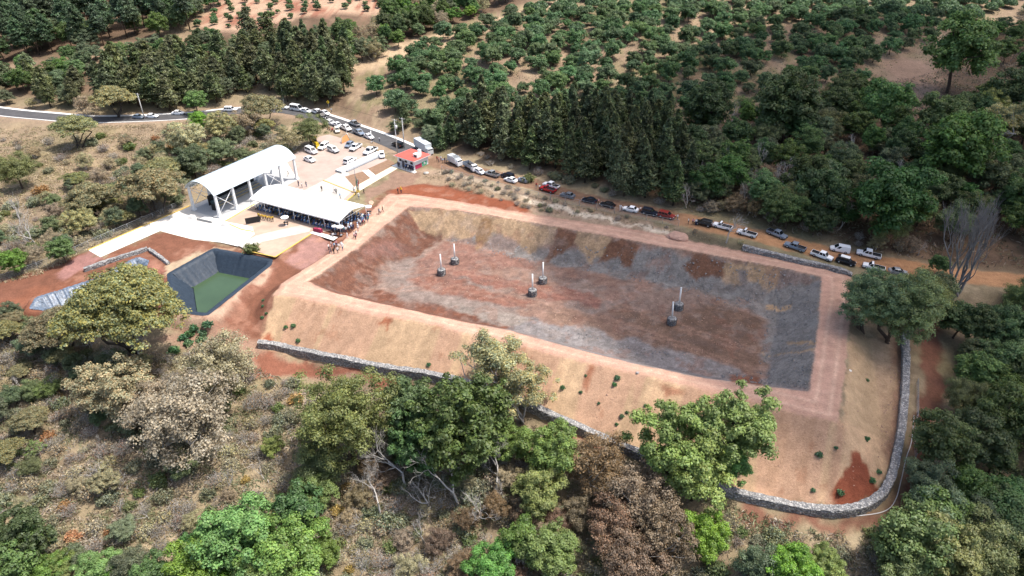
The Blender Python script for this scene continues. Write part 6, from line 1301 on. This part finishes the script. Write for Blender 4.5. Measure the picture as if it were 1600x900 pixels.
dry = [(.18, .19, .08), (.27, .235, .13), (.40, .315, .215), (.24, .185, .14), (.45, .37, .26), (.32, .285, .245), (.33, .25, .14), (.17, .19, .09)]
litter('dry_undergrowth', [(-90,500),(60,520),(260,560),(330,535),(420,585),(620,610),(690,640),(860,680),(960,730),(1100,780),(1290,835),(1400,825),(1420,1010),(-90,1010)], 95000, dry, .30, .7, 41, 'tangled dry grass and twigs covering the ground at lower left')
litter('meadow_grass', [(-60,196),(110,200),(260,194),(380,180),(440,235),(330,270),(285,312),(180,372),(60,432),(-80,460)], 42000, [(.28, .245, .12), (.38, .30, .19), (.46, .37, .25), (.31, .23, .155), (.41, .32, .21), (.25, .23, .12)], .30, .35, 42, 'dry meadow grass left of the arched canopy')
litter('forest_litter', [(1060,335),(1110,190),(1250,150),(1480,110),(1700,20),(1700,440),(1580,430),(1450,412),(1330,388),(1200,358)], 30000, [(.16, .15, .09), (.22, .17, .12), (.29, .23, .17), (.15, .16, .085)], .42, .9, 43, 'dry undergrowth under the forest behind the dirt road')
litter('bank_grass', [(640,268),(720,270),(900,322),(1000,345),(1200,392),(1200,402),(1000,364),(900,344),(720,300)], 9000, [(.17, .14, .08), (.28, .215, .14), (.20, .15, .10), (.13, .12, .06)], .22, .3, 44, 'dry grass on the bank between dirt road and crest road')
litter('orchard_weeds', orchp, 24000, [(.20, .19, .10), (.34, .27, .17), (.28, .21, .14), (.16, .18, .08)], .35, .25, 45, 'weeds and dry leaves on the orchard floor')
# a far belt of orchard crowns too many to count
rng = np.random.default_rng(77); cc = REST_ORCH
print('orchard rest', len(cc))
for i in range(40):
    g = ground(rng.uniform(840, 1640), rng.uniform(-75, -12)); cc.append(g)
Vs = []; Ts = []
for g in cc:
    n = 900; d = unit(rng.normal(size=(n, 3))); d[:, 2] = np.abs(d[:, 2]); r = rng.uniform(2.4, 3.9)
    V, T = leaves(rng, np.array(g)+np.array([0, 0, 1.6])+d*np.array([r, r, r*.85])*rng.uniform(.7, 1.1, (n, 1)), d, .45, tones(rng, n)*rng.uniform(.85, 1.1)); Vs.append(V); Ts.append(T)
tag(link('distant_orchard', quads_mesh('distant_orchard', np.concatenate(Vs), np.concatenate(Ts), LM['avocado'])), 'farthest avocado crowns at the top edge of the photo', 'orchard', kind='stuff')

# ------------------------------------------------------------------ labels that single each plant out
MARKS = [('the arched canopy', 375, 275), ('the white marquee', 480, 320), ('the square pond', 345, 450), ('the crinkled liner pit', 140, 445), ('the red roofed hut', 643, 250), ('the grey trailer', 663, 232), ('the bright red pickup', 856, 298), ('the lone white sedan', 985, 329), ('the white panel van', 1311, 391),
 ('the tall dead tree', 1520, 395), ('the stone wall start', 405, 540), ('the stone wall curve', 1375, 780), ('the yellow road sign', 514, 165), ('the roadside lamp pole', 222, 165), ('the white minibus', 465, 170), ('the huge acacia', 193, 474), ('the largest papery tree', 285, 655), ('the big dark tree', 720, 668), ('the large olive tree', 545, 650),
 ('the two open trees', 1100, 680), ('the brown thicket', 980, 800), ('the bottom left corner', 0, 900), ('the bottom right corner', 1600, 900), ('the top left corner', 0, 0), ('the top right corner', 1600, 0), ('the dark red wagon', 1041, 340), ('the round bush', 825, 277), ('the large round orchard tree', 1502, 78), ('the fallow field', 1420, 120), ('the pale terraces', 450, 20),
 ('the orchard track', 680, 80), ('the stake truck', 735, 264), ('the crest corner trees', 1395, 475), ('the bottom edge centre', 800, 900), ('the meadow fence', 150, 385), ('the left edge middle', 0, 450), ('the right edge middle', 1600, 560), ('the forecourt bush', 392, 388), ('the bright tree group', 400, 850), ('the leafy pond plants', 300, 525), ('the backhoe', 493, 226)]
ORD = ['nearest', 'second', 'third', 'fourth', 'fifth', 'sixth', 'seventh', 'eighth', 'ninth', 'tenth', 'eleventh', 'twelfth', 'thirteenth', 'fourteenth', 'fifteenth', 'sixteenth', 'seventeenth', 'eighteenth', 'nineteenth', 'twentieth', 'twenty first', 'twenty second', 'twenty third', 'twenty fourth', 'twenty fifth', 'twenty sixth']
buck = {}
for rec in PLANTS:
    t, kind, (px, py), lab, grp = rec
    cat = {'squash': 'plant', 'drytwig': 'shrub', 'greytwig': 'shrub', 'greenbush': 'bush', 'sagebush': 'bush', 'orangebush': 'bush'}.get(kind, 'tree')
    if lab: tag(t, lab, cat); continue
    if kind == 'avocado': tag(t, LOOK[kind]+' in the orchard rows' if 'orchard' in grp else 'small young green tree in the pale terrace rows', cat, grp); continue
    d = [(math.hypot(px-m[1], (py-m[2])*1.4), m) for m in MARKS]; dist, m = min(d)
    dx, dy = px-m[1], (py-m[2])*1.4
    rel = 'above' if abs(dy) > 2*abs(dx) and dy < 0 else 'below' if abs(dy) > 2*abs(dx) else ('right of' if dx > 0 else 'left of') if abs(dx) > 2*abs(dy) else ('above right of' if dx > 0 and dy < 0 else 'below right of' if dx > 0 else 'above left of' if dy < 0 else 'below left of')
    buck.setdefault((kind, m[0], rel), []).append((dist, t, cat, grp))
for (kind, m, rel), lst in buck.items():
    lst.sort(key=lambda q: q[0])
    for i, (dd_, t, cat, grp) in enumerate(lst):
        lab = LOOK[kind]+(', '+ORD[min(i, 25)]+' one ' if len(lst) > 1 else ' ')+rel+' '+m
        tag(t, lab, cat, grp)
